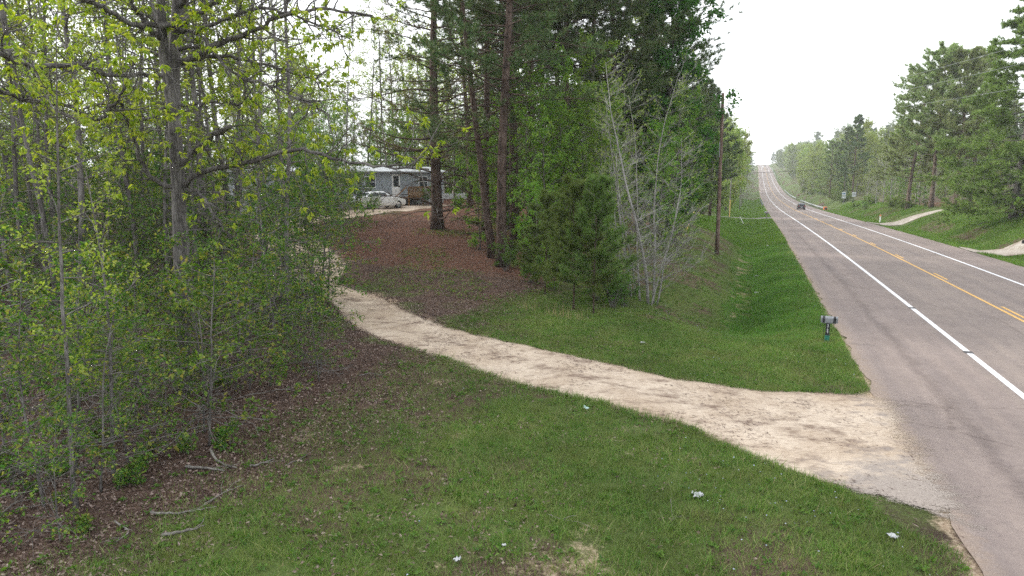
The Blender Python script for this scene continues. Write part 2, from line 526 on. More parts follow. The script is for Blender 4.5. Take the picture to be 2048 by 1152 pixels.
def sand_material(name, base, lite, deb, thin=False):
    m, nt, out = newmat(name)
    co = objco(nt)
    def A(n): return nd(nt, 'ShaderNodeAttribute', {'attribute_name': n}).outputs['Fac']
    mp = nd(nt, 'ShaderNodeMapping', None, Vector=co)
    mp.inputs['Rotation'].default_value = (0, 0, radians(-26))
    mp.inputs['Scale'].default_value = (1, 1.7, 1)
    n1, n2, n3 = noise(nt, .5, 4, .6, co), noise(nt, 1.5, 6, .68, mp.outputs[0]), noise(nt, 30, 4, .7, co)
    col = mix(nt, ramp(nt, n1, [(.35, (0, 0, 0)), (.65, (1, 1, 1))]), base, lite)
    col = mix(nt, 1.0, col, ramp(nt, n3, [(.25, (.78, .76, .74)), (.55, (1, 1, 1)), (.8, (1.1, 1.1, 1.1))]), 'MULTIPLY')
    e = A('edge')                                      # 1 at the rim of the drive, 0 in the wheel tracks
    dm = math_(nt, 'ADD', math_(nt, 'ADD', n2, math_(nt, 'MULTIPLY', e, .17)), math_(nt, 'MULTIPLY', math_(nt, 'SUBTRACT', n3, .5), .3))
    col = mix(nt, ramp(nt, dm, [(.54, (0, 0, 0)), (.72, (.85, .85, .85))]), col, deb)
    n4 = noise(nt, 7, 5, .7, mp.outputs[0])
    col = mix(nt, 1.0, col, ramp(nt, n4, [(.3, (.66, .6, .55)), (.5, (1, 1, 1)), (.75, (1.12, 1.1, 1.08))]), 'MULTIPLY')
    ap = A('apron')                                    # old asphalt under the sand near the road
    am = math_(nt, 'ADD', ap, math_(nt, 'ADD', math_(nt, 'MULTIPLY', math_(nt, 'SUBTRACT', n2, .5), 1.2), math_(nt, 'MULTIPLY', math_(nt, 'SUBTRACT', n3, .5), .35)))
    col = mix(nt, ramp(nt, am, [(.45, (0, 0, 0)), (.75, (.9, .9, .9))]), col, ramp(nt, n3, [(.3, (.2, .17, .155)), (.6, (.33, .29, .26)), (.8, (.45, .41, .38))]))
    surface(nt, out, col, .95, .1, math_(nt, 'ADD', n3, n2), .5, .03)
    if thin:                                            # scattered sand: bare ground and asphalt show between the grains at the rim
        fd = math_(nt, 'ADD', A('fade'), math_(nt, 'ADD', math_(nt, 'MULTIPLY', math_(nt, 'SUBTRACT', n2, .5), 1.1), math_(nt, 'MULTIPLY', math_(nt, 'SUBTRACT', n3, .5), .9)))
        tr = nt.nodes.new('ShaderNodeBsdfTransparent')
        pb = [n for n in nt.nodes if n.type == 'BSDF_PRINCIPLED'][0]
        ms = nd(nt, 'ShaderNodeMixShader', None, i0=ramp(nt, fd, [(.3, (0, 0, 0)), (.55, (1, 1, 1))]), i1=tr.outputs[0], i2=pb.outputs[0])
        nt.links.new(ms.outputs[0], out.inputs[0])
    return m


M['ground'] = ground_material()
M['lane'] = pavement_material('lane asphalt', (.2, .166, .15), (.237, .197, .174), False)
M['shoulder'] = pavement_material('shoulder asphalt', (.203, .166, .15), (.242, .199, .18), True)
M['sand'] = sand_material('sandy driveway', (.42, .335, .255), (.56, .475, .385), (.16, .11, .085), True)
M['gravel'] = sand_material('gravel driveway', (.33, .3, .265), (.43, .4, .36), (.2, .15, .11))
M['old_asphalt'] = plain('side drive asphalt', (.14, .132, .13), .9, .2, 0, .15, 3)
M['white_paint'] = plain('road paint white', (.72, .72, .74), .7, .3, 0, .2, 14)
M['yellow_paint'] = plain('road paint yellow', (.62, .37, .11), .7, .3, 0, .2, 14)

# ------------------------------------------------------------------ ground, road, drives
rs = [-420, -250, -150, -90, -60, -40, -25, -15, -8, -4]
rs += list(np.arange(-2, 62, .33))
x_, stp = 62.0, .4
while x_ < 1300:
    rs.append(x_)
    x_ += stp
    stp = min(stp * 1.035, 12)
rs += [1320, 1400, 1600, 2000, 2600, 3400, 4100]
RS = np.array(rs)
tl = [-2500, -1200, -700, -450, -300, -220, -170, -135, -110, -92, -80, -70, -62, -56, -51, -47, -44] + list(np.arange(-42, -7.4, .33)) + [-7.17, TL + .33, TL + .4]
trr = [-3, 0, 3, TR - .35, TR - .28, 6.67] + list(np.arange(7, 18, .6)) + [19, 21, 23, 26, 30, 35, 41, 48, 57, 70, 90, 120, 170, 240, 340, 500, 900, 2500]
TS = np.array(tl + trr)

# the sandy drive: its two edges traced on the ground
up_px = [(672, 572), (735, 588), (800, 618), (860, 645), (1000, 682), (1150, 714), (1300, 750), (1400, 766), (1480, 779), (1600, 788), (1700, 790), (1752, 782)]
lo_px = [(650, 590), (700, 640), (760, 676), (850, 702), (950, 737), (1050, 772), (1150, 793), (1250, 818), (1380, 855), (1450, 890), (1560, 932), (1700, 990), (1800, 1052), (1900, 1102), (1985, 1145)]
UP = np.array([hit(u, v)[:2] for u, v in up_px])
LO = np.array([hit(u, v)[:2] for u, v in lo_px])


def resample(P, n):
    P = np.asarray(P, dtype=float)
    # Catmull-Rom through the points, then even spacing
    Q = np.vstack([2 * P[0] - P[1], P, 2 * P[-1] - P[-2]])
    res = []
    for i in range(1, len(Q) - 2):
        p0, p1, p2, p3 = Q[i - 1], Q[i], Q[i + 1], Q[i + 2]
        for u in np.linspace(0, 1, 24, endpoint=False):
            res.append(.5 * ((2 * p1) + (-p0 + p2) * u + (2 * p0 - 5 * p1 + 4 * p2 - p3) * u * u + (-p0 + 3 * p1 - 3 * p2 + p3) * u ** 3))
    res.append(P[-1])
    res = np.array(res)
    L = np.concatenate([[0], np.cumsum(np.linalg.norm(np.diff(res, axis=0), axis=1))])
    q = np.linspace(0, L[-1], n)
    return np.stack([np.interp(q, L, res[:, k]) for k in range(res.shape[1])], axis=1)


# the far part of the drive climbs behind the saplings to the mobile home
mid = np.array([hit(u, v)[:2] for u, v in [(632, 540), (592, 500), (562, 466), (585, 446), (640, 436), (710, 427), (790, 417), (850, 409)]])
def offset(P, w):
    T = np.gradient(P, axis=0)
    T /= np.linalg.norm(T, axis=1)[:, None]
    return P + np.stack([-T[:, 1], T[:, 0]], axis=1) * w
midr = resample(mid, 60)
wid = np.interp(np.arange(60), [0, 30, 45, 59], [1.5, 1.6, 2.2, 2.6])[:, None]
MU, ML = offset(midr, -wid), offset(midr, wid)
UPf = np.vstack([MU[::-1], resample(UP, 130)])
LOf = np.vstack([ML[::-1], resample(LO, 130)])
_j = np.arange(len(UPf))
UPf = UPf + np.stack([np.zeros(len(_j)), (fbm(_j / 4.0, _j * 0 + .3, 31) - .5) * .35], 1)
LOf = LOf + np.stack([np.zeros(len(_j)), (fbm(_j / 4.0, _j * 0 + .7, 33) - .5) * .35], 1)
_ax = UPf - LOf
_ax /= np.linalg.norm(_ax, axis=1)[:, None]
UPw, LOw = UPf + _ax * .45, LOf - _ax * .45
NW = 20
w_ = np.linspace(0, 1, NW)
DRV = UPw[:, None, :] * (1 - w_)[None, :, None] + LOw[:, None, :] * w_[None, :, None]
dX, dY = DRV[..., 0], DRV[..., 1]
ds_, dt_ = st(dX, dY)
cl = np.minimum(np.where(dt_ > -9.2, -9.2 + (dt_ + 9.2) * 2.2, dt_), TL + 1.7)   # sand spills a little over the pavement edge
dX, dY = xy(ds_, cl)
_zx, _zy = xy(ds_, np.minimum(cl, TL - .02))
dZ = np.where(cl > TL - .02, zr(ds_) + .02 - .004 * np.abs(cl) + .006, Z(_zx, _zy) + .014 + .024 * sstep(-8.4, -7.2, cl))
b = MB()
n0 = len(UPf)
i = np.arange(n0 - 1)[:, None] * NW
j = np.arange(NW - 1)[None, :]
Q = np.stack([i + j, i + j + 1, i + NW + j + 1, i + NW + j], -1).reshape(-1, 4)
b.add(np.stack([dX, dY, dZ], -1).reshape(-1, 3), Q)
drive = b.build('driveway', M['sand'], smooth=True)
if drive.data.polygons[200].normal.z < 0: drive.data.flip_normals()
edge_ = np.abs(w_ * 2 - 1)[None, :] ** 3 * np.ones((n0, 1)) + .6 * np.exp(-((w_ - .5) / .09) ** 2)[None, :]
attr(drive.data, 'edge', edge_)
attr(drive.data, 'apron', .5 * sstep(-9.6, -7.3, cl) + .5 * sstep(.5, 1, w_)[None, :] * sstep(-13.5, -8.5, cl))
_wm = np.minimum(w_, 1 - w_)[None, :] * np.linalg.norm(UPw - LOw, axis=1)[:, None]     # metres in from the rim
attr(drive.data, 'fade', np.minimum(np.clip(_wm / .8, 0, 1), 1 - sstep(TL - 1.0, TL + 1.4, cl) ** .8))
tag(drive, kind='structure')
DPTS = np.stack([dX[::2, 1:-1:3].ravel(), dY[::2, 1:-1:3].ravel()], 1)
DEDGE = np.vstack([UPf, LOf])


def drive_dist(X, Y):
    """distance to the sandy drive, 0 on it (coarse)"""
    X, Y = np.ravel(X), np.ravel(Y)
    out = np.full(len(X), 99.0)
    near = np.where((Y > 4) & (Y < 75) & (X > -40) & (X < 16))[0]
    for k in range(0, len(near), 8000):
        q = near[k:k + 8000]
        d2 = ((X[q, None] - DPTS[None, :, 0]) ** 2 + (Y[q, None] - DPTS[None, :, 1]) ** 2).min(1)
        out[q] = np.sqrt(d2)
    return out


def inside_drive(X, Y):
    """even-odd test against the outline of the drive"""
    poly = np.vstack([UPf, LOf[::-1]])
    X, Y = np.ravel(X), np.ravel(Y)
    c = np.zeros(len(X), bool)
    x1, y1 = poly[:, 0], poly[:, 1]
    x2, y2 = np.roll(x1, 1), np.roll(y1, 1)
    for a in range(len(poly)):
        k = (y1[a] > Y) != (y2[a] > Y)
        if not k.any(): continue
        xx = (x2[a] - x1[a]) * (Y - y1[a]) / (y2[a] - y1[a] + 1e-12) + x1[a]
        c ^= k & (X < xx)
    return c


def grass_cover(X, Y):
    s, t = st(X, Y)
    ed = (fbm(X / 3.5, Y / 3.5, 11) - .5) * 3.2
    g = sstep(-21.2, -17.2, t + ed) * (t < TL + .3)
    near = 1 - sstep(14, 22, s)
    patch = fbm(X / 1.7, Y / 1.7, 17)
    g = g * (1 - near * (.12 + .5 * sstep(.45, .75, patch + .2 * sstep(-12.5, -18, t))))        # thin and bare patches in the mown corner
    yard = np.exp(-((X + 12) / 9) ** 2 - ((Y - 53) / 5) ** 2)                     # rough lawn in front of the home
    kn = .42 * sstep(-30, -20, t) * sstep(24, 27, s) * (fbm(X / 2.2, Y / 2.2, 23) > .5)  # tufts along the foot of the knoll
    g = np.maximum(g, np.maximum(.75 * yard, kn))
    r = (t > TR) * (1 - .9 * sstep(9, 14, t - TR + (fbm(X / 5, Y / 5, 41) - .5) * 5) * (s > 40))
    g = g * (1 - .6 * sstep(140, 260, s) * sstep(.4, .6, fbm(s / 14, t / 4, 43)))
    r = r * (1 - .75 * sstep(.45, .62, fbm(s / 6, t / 2.2, 44)) * sstep(8.5, 10.5, t) * (s > 55))
    g = np.maximum(g, .55 * sstep(150, 220, s) * (t > -60) * (t < 60) * (np.abs(t) > 12))
    bank = sstep(-11.2, -12.4, t) * (s > 22) * (s < 75)
    g = g * (1 - bank * (.2 + .55 * sstep(.42, .66, fbm(X / 1.3, Y / 1.3, 45))))
    sel = (s > 15) & (s < 34) & (t < -13) & (t > -27)
    if np.any(sel):                                      # rough tufts along the upper edge of the drive
        q = np.zeros(np.shape(X))
        q[sel] = .72 * np.exp(-(drive_dist(np.asarray(X)[sel], np.asarray(Y)[sel]) / 2.6) ** 2)
        g = np.maximum(g, q * sstep(.3, .55, fbm(X / .8, Y / .8, 49)))
    return np.clip(np.maximum(g, r), 0, 1)


SS, TT = np.meshgrid(RS, TS, indexing='ij')
GX, GY = xy(SS, TT)
GZ = Z(GX, GY)
b = MB()
ns, ntt = SS.shape
i = np.arange(ns - 1)[:, None] * ntt
j = np.arange(ntt - 1)[None, :]
Q = np.stack([i + j, i + ntt + j, i + ntt + j + 1, i + j + 1], -1).reshape(-1, 4)
b.add(np.stack([GX, GY, GZ], -1).reshape(-1, 3), Q)
ground = b.build('ground', M['ground'], smooth=True)
if ground.data.polygons[100].normal.z < 0: ground.data.flip_normals()
dd = drive_dist(GX, GY).reshape(GX.shape)
bare = sstep(.6, .8, fbm(GX / 1.1, GY / 1.1, 51)) * (TT < -11) * (TT > -19.5) * (SS < 22) * .55
mud = .8 * np.exp(-((TT + 10.9) / .6) ** 2) * (SS > 25) * (SS < 60) * sstep(.4, .55, fbm(GX, GY, 71))
edge_dirt = .7 * np.exp(-((TT - TL) / .4) ** 2) + .5 * np.exp(-((TT - TR) / .3) ** 2)
attr(ground.data, 'grass', grass_cover(GX, GY) * (1 - sstep(.2, -.1, dd) * .5))
knoll = sstep(-15, -18, TT) * sstep(24, 29, SS) * (1 - sstep(70, 90, SS)) * sstep(-19, -13, GX + (GY - 30) * .1)
rstraw = sstep(8, 12, TT - TR) * (SS > 30) * (1 - sstep(125, 170, SS))
attr(ground.data, 'straw', np.maximum(knoll, rstraw * .8))
attr(ground.data, 'sand', np.maximum.reduce([bare, mud, edge_dirt, .62 * sstep(.8, .1, dd)]))
tag(ground, kind='structure')


def road_sheet(name, mat, ts, lift, parent=None, s0=-420, s1=3400, ragged=None, z=None):
    S = RS[(RS >= s0) & (RS <= s1)]
    S = np.unique(np.concatenate([[s0], S, [s1]]))
    ts = np.array(ts, dtype=float)
    Sg, Tg = np.meshgrid(S, ts, indexing='ij')
    if ragged:
        col, a = ragged
        Tg[:, col] += (fbm(S / .8, S * 0, 61, 4) - .45) * a
    X, Y = xy(Sg, Tg)
    Zz = zr(Sg) + lift - .004 * np.abs(Tg)
    b = MB()
    n, k = Sg.shape
    i = np.arange(n - 1)[:, None] * k
    j = np.arange(k - 1)[None, :]
    b.add(np.stack([X, Y, Zz], -1).reshape(-1, 3), np.stack([i + j, i + j + 1, i + k + j + 1, i + k + j], -1).reshape(-1, 4))
    o = b.build(name, mat, parent, smooth=True)
    if o.data.polygons[0].normal.z < 0: o.data.flip_normals()
    attr(o.data, 'road_t', Tg)
    attr(o.data, 'road_s', Sg)
    return o


road = tag(road_sheet('road', M['lane'], [-3.95, -2, 0, 2, 3.85], .02), kind='structure')
tag(road_sheet('road_shoulder', M['shoulder'], [TL, TL + .3, -6, -5, -3.95], .02, None, -420, 3400, (0, .42)), kind='structure')
tag(road_sheet('road_shoulder', M['shoulder'], [3.85, 5, 6, TR], .02, None, -420, 3400, (3, .2)), kind='structure')
road_sheet('edge_line', M['white_paint'], [-3.68, -3.5], .026, road, -60, 1150)
road_sheet('edge_line', M['white_paint'], [3.5, 3.68], .026, road, -60, 1150)
road_sheet('centre_line', M['yellow_paint'], [-.14, .0], .026, road, -60, 1150)
for k in range(-3, 30):
    s0 = 4.0 + k * 12.2
    road_sheet('lane_dash', M['yellow_paint'], [.16, .29], .026, road, s0, s0 + 3.05)
# dark worn gaps in the near edge line
M['tar'] = plain('tar patch', (.07, .068, .07), .8, .3, 0, .2, 8)
for s0 in (21.2, 29.6):
    road_sheet('tar_patch', M['tar'], [-3.72, -3.46], .031, road, s0, s0 + .32)


def strip(name, px, w, mat, lift=.02, kind='structure', n=40):
    """a side drive laid along ground points"""
    P = resample(np.array([hit(u, v)[:2] for u, v in px]) if len(px[0]) == 2 and max(abs(q) for q in px[0]) > 200 else np.array(px), n)
    w = np.interp(np.linspace(0, 1, n), np.linspace(0, 1, len(w)), w)[:, None]
    A_, B_ = offset(P, w), offset(P, -w)
    q = np.linspace(0, 1, 6)
    G = A_[:, None] * (1 - q)[None, :, None] + B_[:, None] * q[None, :, None]
    X, Y = G[..., 0], G[..., 1]
    s, t = st(X, Y)
    t = np.where(t < 0, np.minimum(t, TL - .02), np.maximum(t, TR + .02))
    X, Y = xy(s, t)
    b = MB()
    i = np.arange(n - 1)[:, None] * 6
    j = np.arange(5)[None, :]
    b.add(np.stack([X, Y, Z(X, Y) + lift], -1).reshape(-1, 3), np.stack([i + j, i + j + 1, i + 7 + j, i + 6 + j], -1).reshape(-1, 4))
    o = b.build(name, mat, None, True)
    if o.data.polygons[0].normal.z < 0: o.data.flip_normals()
    attr(o.data, 'edge', (np.abs(q * 2 - 1) ** 3)[None, :] * np.ones((n, 1)) + .5 * np.exp(-((q - .5) / .15) ** 2)[None, :])
    attr(o.data, 'apron', np.zeros((n, 6)))
    return tag(o, kind=kind)


def ats(s, t):
    X, Y = xy(s, t)
    return np.array([float(X), float(Y), float(Z(X, Y))])


def stp_(s, t):
    X, Y = xy(s, t)
    return (float(X), float(Y))


strip('gravel_drive', [stp_(118, 6.6), stp_(113, 9.5), stp_(108, 14), stp_(106, 20), stp_(108, 30), stp_(112, 45)], [2.6, 1.7, 1.5, 1.5, 1.5], M['gravel'], .05)
strip('asphalt_drive', [stp_(127, -7), stp_(127.5, -14), stp_(128, -22), stp_(126, -34), stp_(120, -48)], [3.6, 2, 1.8, 1.8], M['old_asphalt'], .05)
strip('concrete_drive', [stp_(63.5, 6.6), stp_(63, 10), stp_(62, 16), stp_(60, 24), stp_(56, 36)], [3.2, 1.7, 1.5, 1.5], M['gravel'], .05)

# ------------------------------------------------------------------ the air
hm = bpy.data.materials.new('haze')
hm.use_nodes = True
hm.node_tree.nodes.clear()
ho = hm.node_tree.nodes.new('ShaderNodeOutputMaterial')
hv = hm.node_tree.nodes.new('ShaderNodeVolumePrincipled')
hv.inputs['Color'].default_value = (.93, .96, 1, 1)
hv.inputs['Density'].default_value = 0.00034
hv.inputs['Anisotropy'].default_value = 0.2
hm.node_tree.links.new(hv.outputs[0], ho.inputs['Volume'])
b = MB()
b.box((0, 900, 31), (5600, 7200, 82))
tag(b.build('haze', hm), kind='stuff')

# ------------------------------------------------------------------ growing plants
def unit(v):
    v = np.asarray(v, dtype=float)
    return v / (np.linalg.norm(v, axis=-1, keepdims=True) + 1e-9)


def leaves(mb, P, D, L, Wd, rg, droop=.25, fold=.25, m=0):
    """one folded, pointed leaf at each point P heading along D"""
    n = len(P)
    D = unit(D + rg.normal(0, .25, (n, 3)) - np.array([0, 0, droop]))
    up = unit(np.array([0, 0, 1.0]) + rg.normal(0, .55, (n, 3)))
    S = unit(np.cross(D, up))
    Nn = np.cross(S, D)
    L = L * rg.uniform(.65, 1.25, n)[:, None]
    Wd = Wd * rg.uniform(.7, 1.2, n)[:, None]
    mid = P + D * L * .45
    V = np.stack([P, mid + S * Wd / 2 + Nn * Wd * fold, P + D * L - Nn * Wd * .1, mid - S * Wd / 2 + Nn * Wd * fold], 1)
    mb.add(V.reshape(-1, 3), np.arange(4 * n).reshape(n, 4), m)


def bunches(mb, P, D, k, L, Wd, rg, spread=.8, droop=.35, jit=.04):
    """k leaves fanning from each twig tip"""
    Pk = np.repeat(P, k, 0) + rg.normal(0, jit, (len(P) * k, 3))
    Dk = unit(np.repeat(unit(D), k, 0) + rg.normal(0, spread, (len(P) * k, 3)))
    leaves(mb, Pk, Dk, L, Wd, rg, droop)


def needles(mb, P, D, k, L, w, rg, spread=.75, m=0):
    """a brush of k needles at each twig tip"""
    n = len(P) * k
    Pk = np.repeat(P, k, 0) - np.repeat(unit(D), k, 0) * rg.uniform(0, L * .6, n)[:, None]
    Dk = unit(np.repeat(unit(D), k, 0) + rg.normal(0, spread, (n, 3)))
    S = unit(np.cross(Dk, rg.normal(0, 1, (n, 3))))
    l = L * rg.uniform(.7, 1.15, n)[:, None]
    V = np.stack([Pk - S * w / 2, Pk + S * w / 2, Pk + Dk * l], 1)
    mb.add(V.reshape(-1, 3), np.arange(3 * n).reshape(n, 3), m)


def limb(P0, D, L, rg, n=6, wob=.12, up=.1):
    """a wandering polyline from P0 along D"""
    P = [np.array(P0, dtype=float)]
    d = unit(D)
    for q in range(n):
        d = unit(d + rg.normal(0, wob, 3) + np.array([0, 0, up / n]))
        P.append(P[-1] + d * (L / n))
    return np.array(P)


def along(P, f):
    x = f * (len(P) - 1)
    i = min(int(x), len(P) - 2)
    p = P[i] + (P[i + 1] - P[i]) * (x - i)
    return p, unit(P[i + 1] - P[i])


def sideways(d, rg, ang):
    a = unit(np.cross(d, rg.normal(0, 1, 3)))
    return unit(d * cos(ang) + a * sin(ang))


def broadleaf(seed, H=18, r0=.16, clear=.3, nb=22, blen=3.2, leafL=.14, leafW=.09, k=5, sec=5, tips=3, rise=.55, lean=.02, bark='grey_bark', leaf='wood_leaf', shape=None, trunk_wob=.03, k_tr=7, droop=.3, flat=0.0, dead=0, spread=.8):
    rg = np.random.default_rng(seed)
    wood, crown = MB(), MB()
    T = [np.array([0, 0, -.15])]
    d = np.array([rg.normal(0, lean), rg.normal(0, lean), 1.0])
    nseg = 14
    for q in range(nseg):
        d = unit(d + np.array([rg.normal(0, trunk_wob), rg.normal(0, trunk_wob), .05]))
        T.append(T[-1] + d * (H + .15) / nseg)
    T = np.array(T)
    fr = np.linspace(0, 1, nseg + 1)
    R = r0 * ((1 - fr) ** .8 * .94 + .06)
    R[0] *= 1.45
    wood.tube(T, R, k_tr)
    for q in range(dead):                               # bare stubs and dead lower branches
        f = rg.uniform(.12, clear + .15)
        p, dd_ = along(T, f)
        a = rg.uniform(0, 2 * pi)
        B = limb(p, (cos(a), sin(a), rg.uniform(-.2, .5)), rg.uniform(.4, 1.9), rg, 4, .2, 0)
        wood.tube(B, np.linspace(.016, .004, 5), 3)
        for w in range(3):
            p2, d2 = along(B, rg.uniform(.3, 1))
            wood.tube(limb(p2, sideways(d2, rg, .8), rg.uniform(.2, .7), rg, 3, .25, 0), np.linspace(.007, .003, 4), 3)
    shape = shape or (lambda x: .35 + .65 * sin(pi * min(1, (1 - x) * .85 + .08)))
    tp, td = [], []
    for q in range(nb):
        x = (q + rg.uniform(0, .9)) / nb
        f = clear + (1 - clear) * x * .97
        p, dd_ = along(T, f)
        a = q * 2.4 + rg.uniform(-.5, .5)
        rz = rise * (.5 + .8 * x) + rg.uniform(-.2, .2)
        L = blen * shape(x) * rg.uniform(.7, 1.2)
        B = limb(p, (cos(a), sin(a), rz), L, rg, 6, .13, .25 * (1 - flat))
        rb = max(.008, min(r0 * .35, r0 * (1 - f) * .55 + .012))
        wood.tube(B, np.linspace(rb, .006, 7), 5 if rb > .03 else 4)
        for w in range(sec):
            g = rg.uniform(.25, 1.0)
            p2, d2 = along(B, g)
            dn = sideways(d2, rg, rg.uniform(.5, 1.1))
            dn[2] = dn[2] * (1 - flat) + .12
            C = limb(p2, dn, L * rg.uniform(.22, .45), rg, 4, .18, .2 * (1 - flat))
            wood.tube(C, np.linspace(max(.004, rb * .4), .003, 5), 3)
            for e in range(tips):
                p3, d3 = along(C, rg.uniform(.35, 1.0))
                tp.append(p3)
                td.append(sideways(d3, rg, rg.uniform(.2, .9)))
        tp.append(B[-1]); td.append(B[-1] - B[-2])
    tp.append(T[-1]); td.append(T[-1] - T[-2])
    if k:
        bunches(crown, np.array(tp), np.array(td), k, leafL, leafW, rg, spread, droop, leafL * .5)
    return wood.mesh('trunk', M[bark], True), (crown.mesh('crown', M[leaf]) if k else None)


def pine(seed, H=22, r0=.3, clear=.5, whorls=22, blen=3.6, k=14, nl=.22, nw=.02, sec=7, rise=.25, bark='pine_bark', leaf='pine_needle', dead=14, shape=None, lean=.015, tuft=3, wob=.012, droop=0.0, inner=.35, k_tr=9, deadlen=2.6):
    rg = np.random.default_rng(seed)
    wood, crown = MB(), MB()
    T = [np.array([0, 0, -.2])]
    d = unit(np.array([rg.normal(0, lean), rg.normal(0, lean), 1.0]))
    nseg = 16
    for q in range(nseg):
        d = unit(d + np.array([rg.normal(0, wob), rg.normal(0, wob), .03]))
        T.append(T[-1] + d * (H + .2) / nseg)
    T = np.array(T)
    fr = np.linspace(0, 1, nseg + 1)
    R = r0 * ((1 - fr) ** .75 * .95 + .05)
    R[0] *= 1.4
    R[1] *= 1.06
    wood.tube(T, R, k_tr)
    for q in range(dead):
        f = rg.uniform(.04, max(.1, clear + .1))
        p, _ = along(T, f)
        a = rg.uniform(0, 2 * pi)
        L = deadlen * rg.uniform(.4, 1.1)
        B = limb(p, (cos(a), sin(a), rg.uniform(-.15, .45)), L, rg, 6, .16, -.1)
        rb = r0 * rg.uniform(.09, .16)
        wood.tube(B, np.linspace(rb, .006, 7), 4)
        for w in range(4):
            p2, d2 = along(B, rg.uniform(.3, 1))
            C = limb(p2, sideways(d2, rg, .8), L * .3, rg, 3, .25, 0)
            wood.tube(C, np.linspace(rb * .4, .004, 4), 3)
    shape = shape or (lambda x: (.55 + .45 * sin(pi * min(1, x + .25))) * (1 - x ** 3 * .75))
    tp, td = [], []
    for q in range(whorls):
        x = (q + .5) / whorls
        f = clear + (1 - clear) * x * .985
        p, _ = along(T, f)
        nb = 3 if x < .85 else 4
        for w in range(nb):
            a = q * 1.1 + w * 2 * pi / nb + rg.uniform(-.45, .45)
            L = blen * shape(x) * rg.uniform(.65, 1.2)
            rz = rise * (.2 + 1.7 * x * x) - droop * (1 - x) + rg.uniform(-.12, .12)
            B = limb(p + rg.normal(0, .08, 3), (cos(a), sin(a), rz), L, rg, 6, .1, .35 if not droop else .2)
            rb = max(.012, r0 * .2 * (1 - .6 * x))
            wood.tube(B, np.linspace(rb, .006, 7), 4)
            for e in range(sec):
                g = rg.uniform(inner, 1.0)
                p2, d2 = along(B, g)
                dn = sideways(d2, rg, rg.uniform(.35, .95))
                dn[2] = dn[2] * .5 + .12 - droop * .25
                C = limb(p2, dn, L * rg.uniform(.14, .32), rg, 3, .15, .3)
                wood.tube(C, np.linspace(.012, .005, 4), 3)
                for h in range(tuft):
                    p3, d3 = along(C, 1.0 if h == 0 else rg.uniform(.25, .95))
                    tp.append(p3 + rg.normal(0, .03, 3))
                    td.append(unit(d3 + np.array([0, 0, .25]) + rg.normal(0, .35, 3)))
            tp.append(B[-1]); td.append(unit(B[-1] - B[-2] + np.array([0, 0, .2])))
    tp.append(T[-1]); td.append(np.array([0, 0, 1.0]))
    needles(crown, np.array(tp), np.array(td), k, nl, nw, rg)
    return wood.mesh('trunk', M[bark], True), crown.mesh('crown', M[leaf])


def bush(seed, H=1.5, R=1.0, stems=9, k=6, leafL=.08, leafW=.055, leaf='bush_leaf', bark='grey_bark', sec=7, tips=4):
    rg = np.random.default_rng(seed)
    wood, crown = MB(), MB()
    tp, td = [], []
    for q in range(stems):
        a = rg.uniform(0, 2 * pi)
        B = limb((rg.normal(0, .08), rg.normal(0, .08), -.05), (cos(a) * R / H * rg.uniform(.3, 1), sin(a) * R / H * rg.uniform(.3, 1), 1), H * rg.uniform(.7, 1.1), rg, 6, .14, .1)
        wood.tube(B, np.linspace(.016, .004, 7), 4)
        for w in range(sec):
            p2, d2 = along(B, rg.uniform(.25, 1))
            C = limb(p2, sideways(d2, rg, rg.uniform(.4, 1.2)), H * rg.uniform(.15, .4), rg, 3, .2, .1)
            wood.tube(C, np.linspace(.007, .003, 4), 3)
            for e in range(tips):
                p3, d3 = along(C, rg.uniform(.2, 1))
                tp.append(p3); td.append(sideways(d3, rg, .6))
    bunches(crown, np.array(tp), np.array(td), k, leafL, leafW, rg, .9, .2, leafL * .6)
    return wood.mesh('stem', M[bark], True), crown.mesh('foliage', M[leaf])


LEAN = {}


def plant(proto, name, pos, label, group=None, scale=1.0, rz=None, cat='tree', parts=('trunk', 'crown'), tilt=(0, 0), sz=None):
    global rng
    o = empty(name, tuple(float(q) for q in pos), rng.uniform(0, 2 * pi) if rz is None else rz, label, cat, group)
    o.rotation_euler = (tilt[0], tilt[1], o.rotation_euler[2])
    o.scale = (scale, scale, scale if sz is None else sz)
    for nm, me in zip(parts, proto):
        if me is not None:
            link(nm, me, o)
    return o

# ------------------------------------------------------------------ prototypes
WOOD = [broadleaf(100 + q, H=19 + 2 * (q % 3), r0=.07 + .018 * (q % 4), clear=.22 + .06 * (q % 3), nb=30, blen=3.2, leafL=.16, leafW=.1, k=3, sec=6, tips=2, dead=22, leaf='wood_leaf') for q in range(5)]
POLE = [broadleaf(130 + q, H=14 + 2 * q, r0=.08, clear=.3, nb=20, blen=1.9, leafL=.15, leafW=.09, k=4, sec=5, tips=2, dead=20, leaf='wood_leaf') for q in range(3)]
UNDER = [broadleaf(150 + q, H=4.2 + .9 * q, r0=.03 + .006 * q, clear=.12, nb=21 + 3 * q, blen=1.9 + .14 * q, leafL=.12, leafW=.07, k=4, sec=5, tips=2, dead=9, rise=.28, flat=.75, leaf='under_leaf', droop=.22, trunk_wob=.06, k_tr=5, lean=.06,
                   shape=lambda x: (.6 + .4 * sin(pi * (x + .1))) * (1 - .6 * x * x)) for q in range(6)]
FARWOOD = [broadleaf(170 + q, H=17 + 2 * q, r0=.14, clear=.06, nb=34, blen=2.9, leafL=.26, leafW=.17, k=4, sec=5, tips=2, dead=4, leaf='wood_leaf', k_tr=5) for q in range(3)]
PINE = [pine(200 + q, H=23 + q, r0=.27, clear=(.36, .46, .27)[q], whorls=24, blen=(4.8, 4.2, 5.6)[q], k=22, nl=.32, nw=.028, sec=10, tuft=3, dead=26, deadlen=3.8) for q in range(3)]
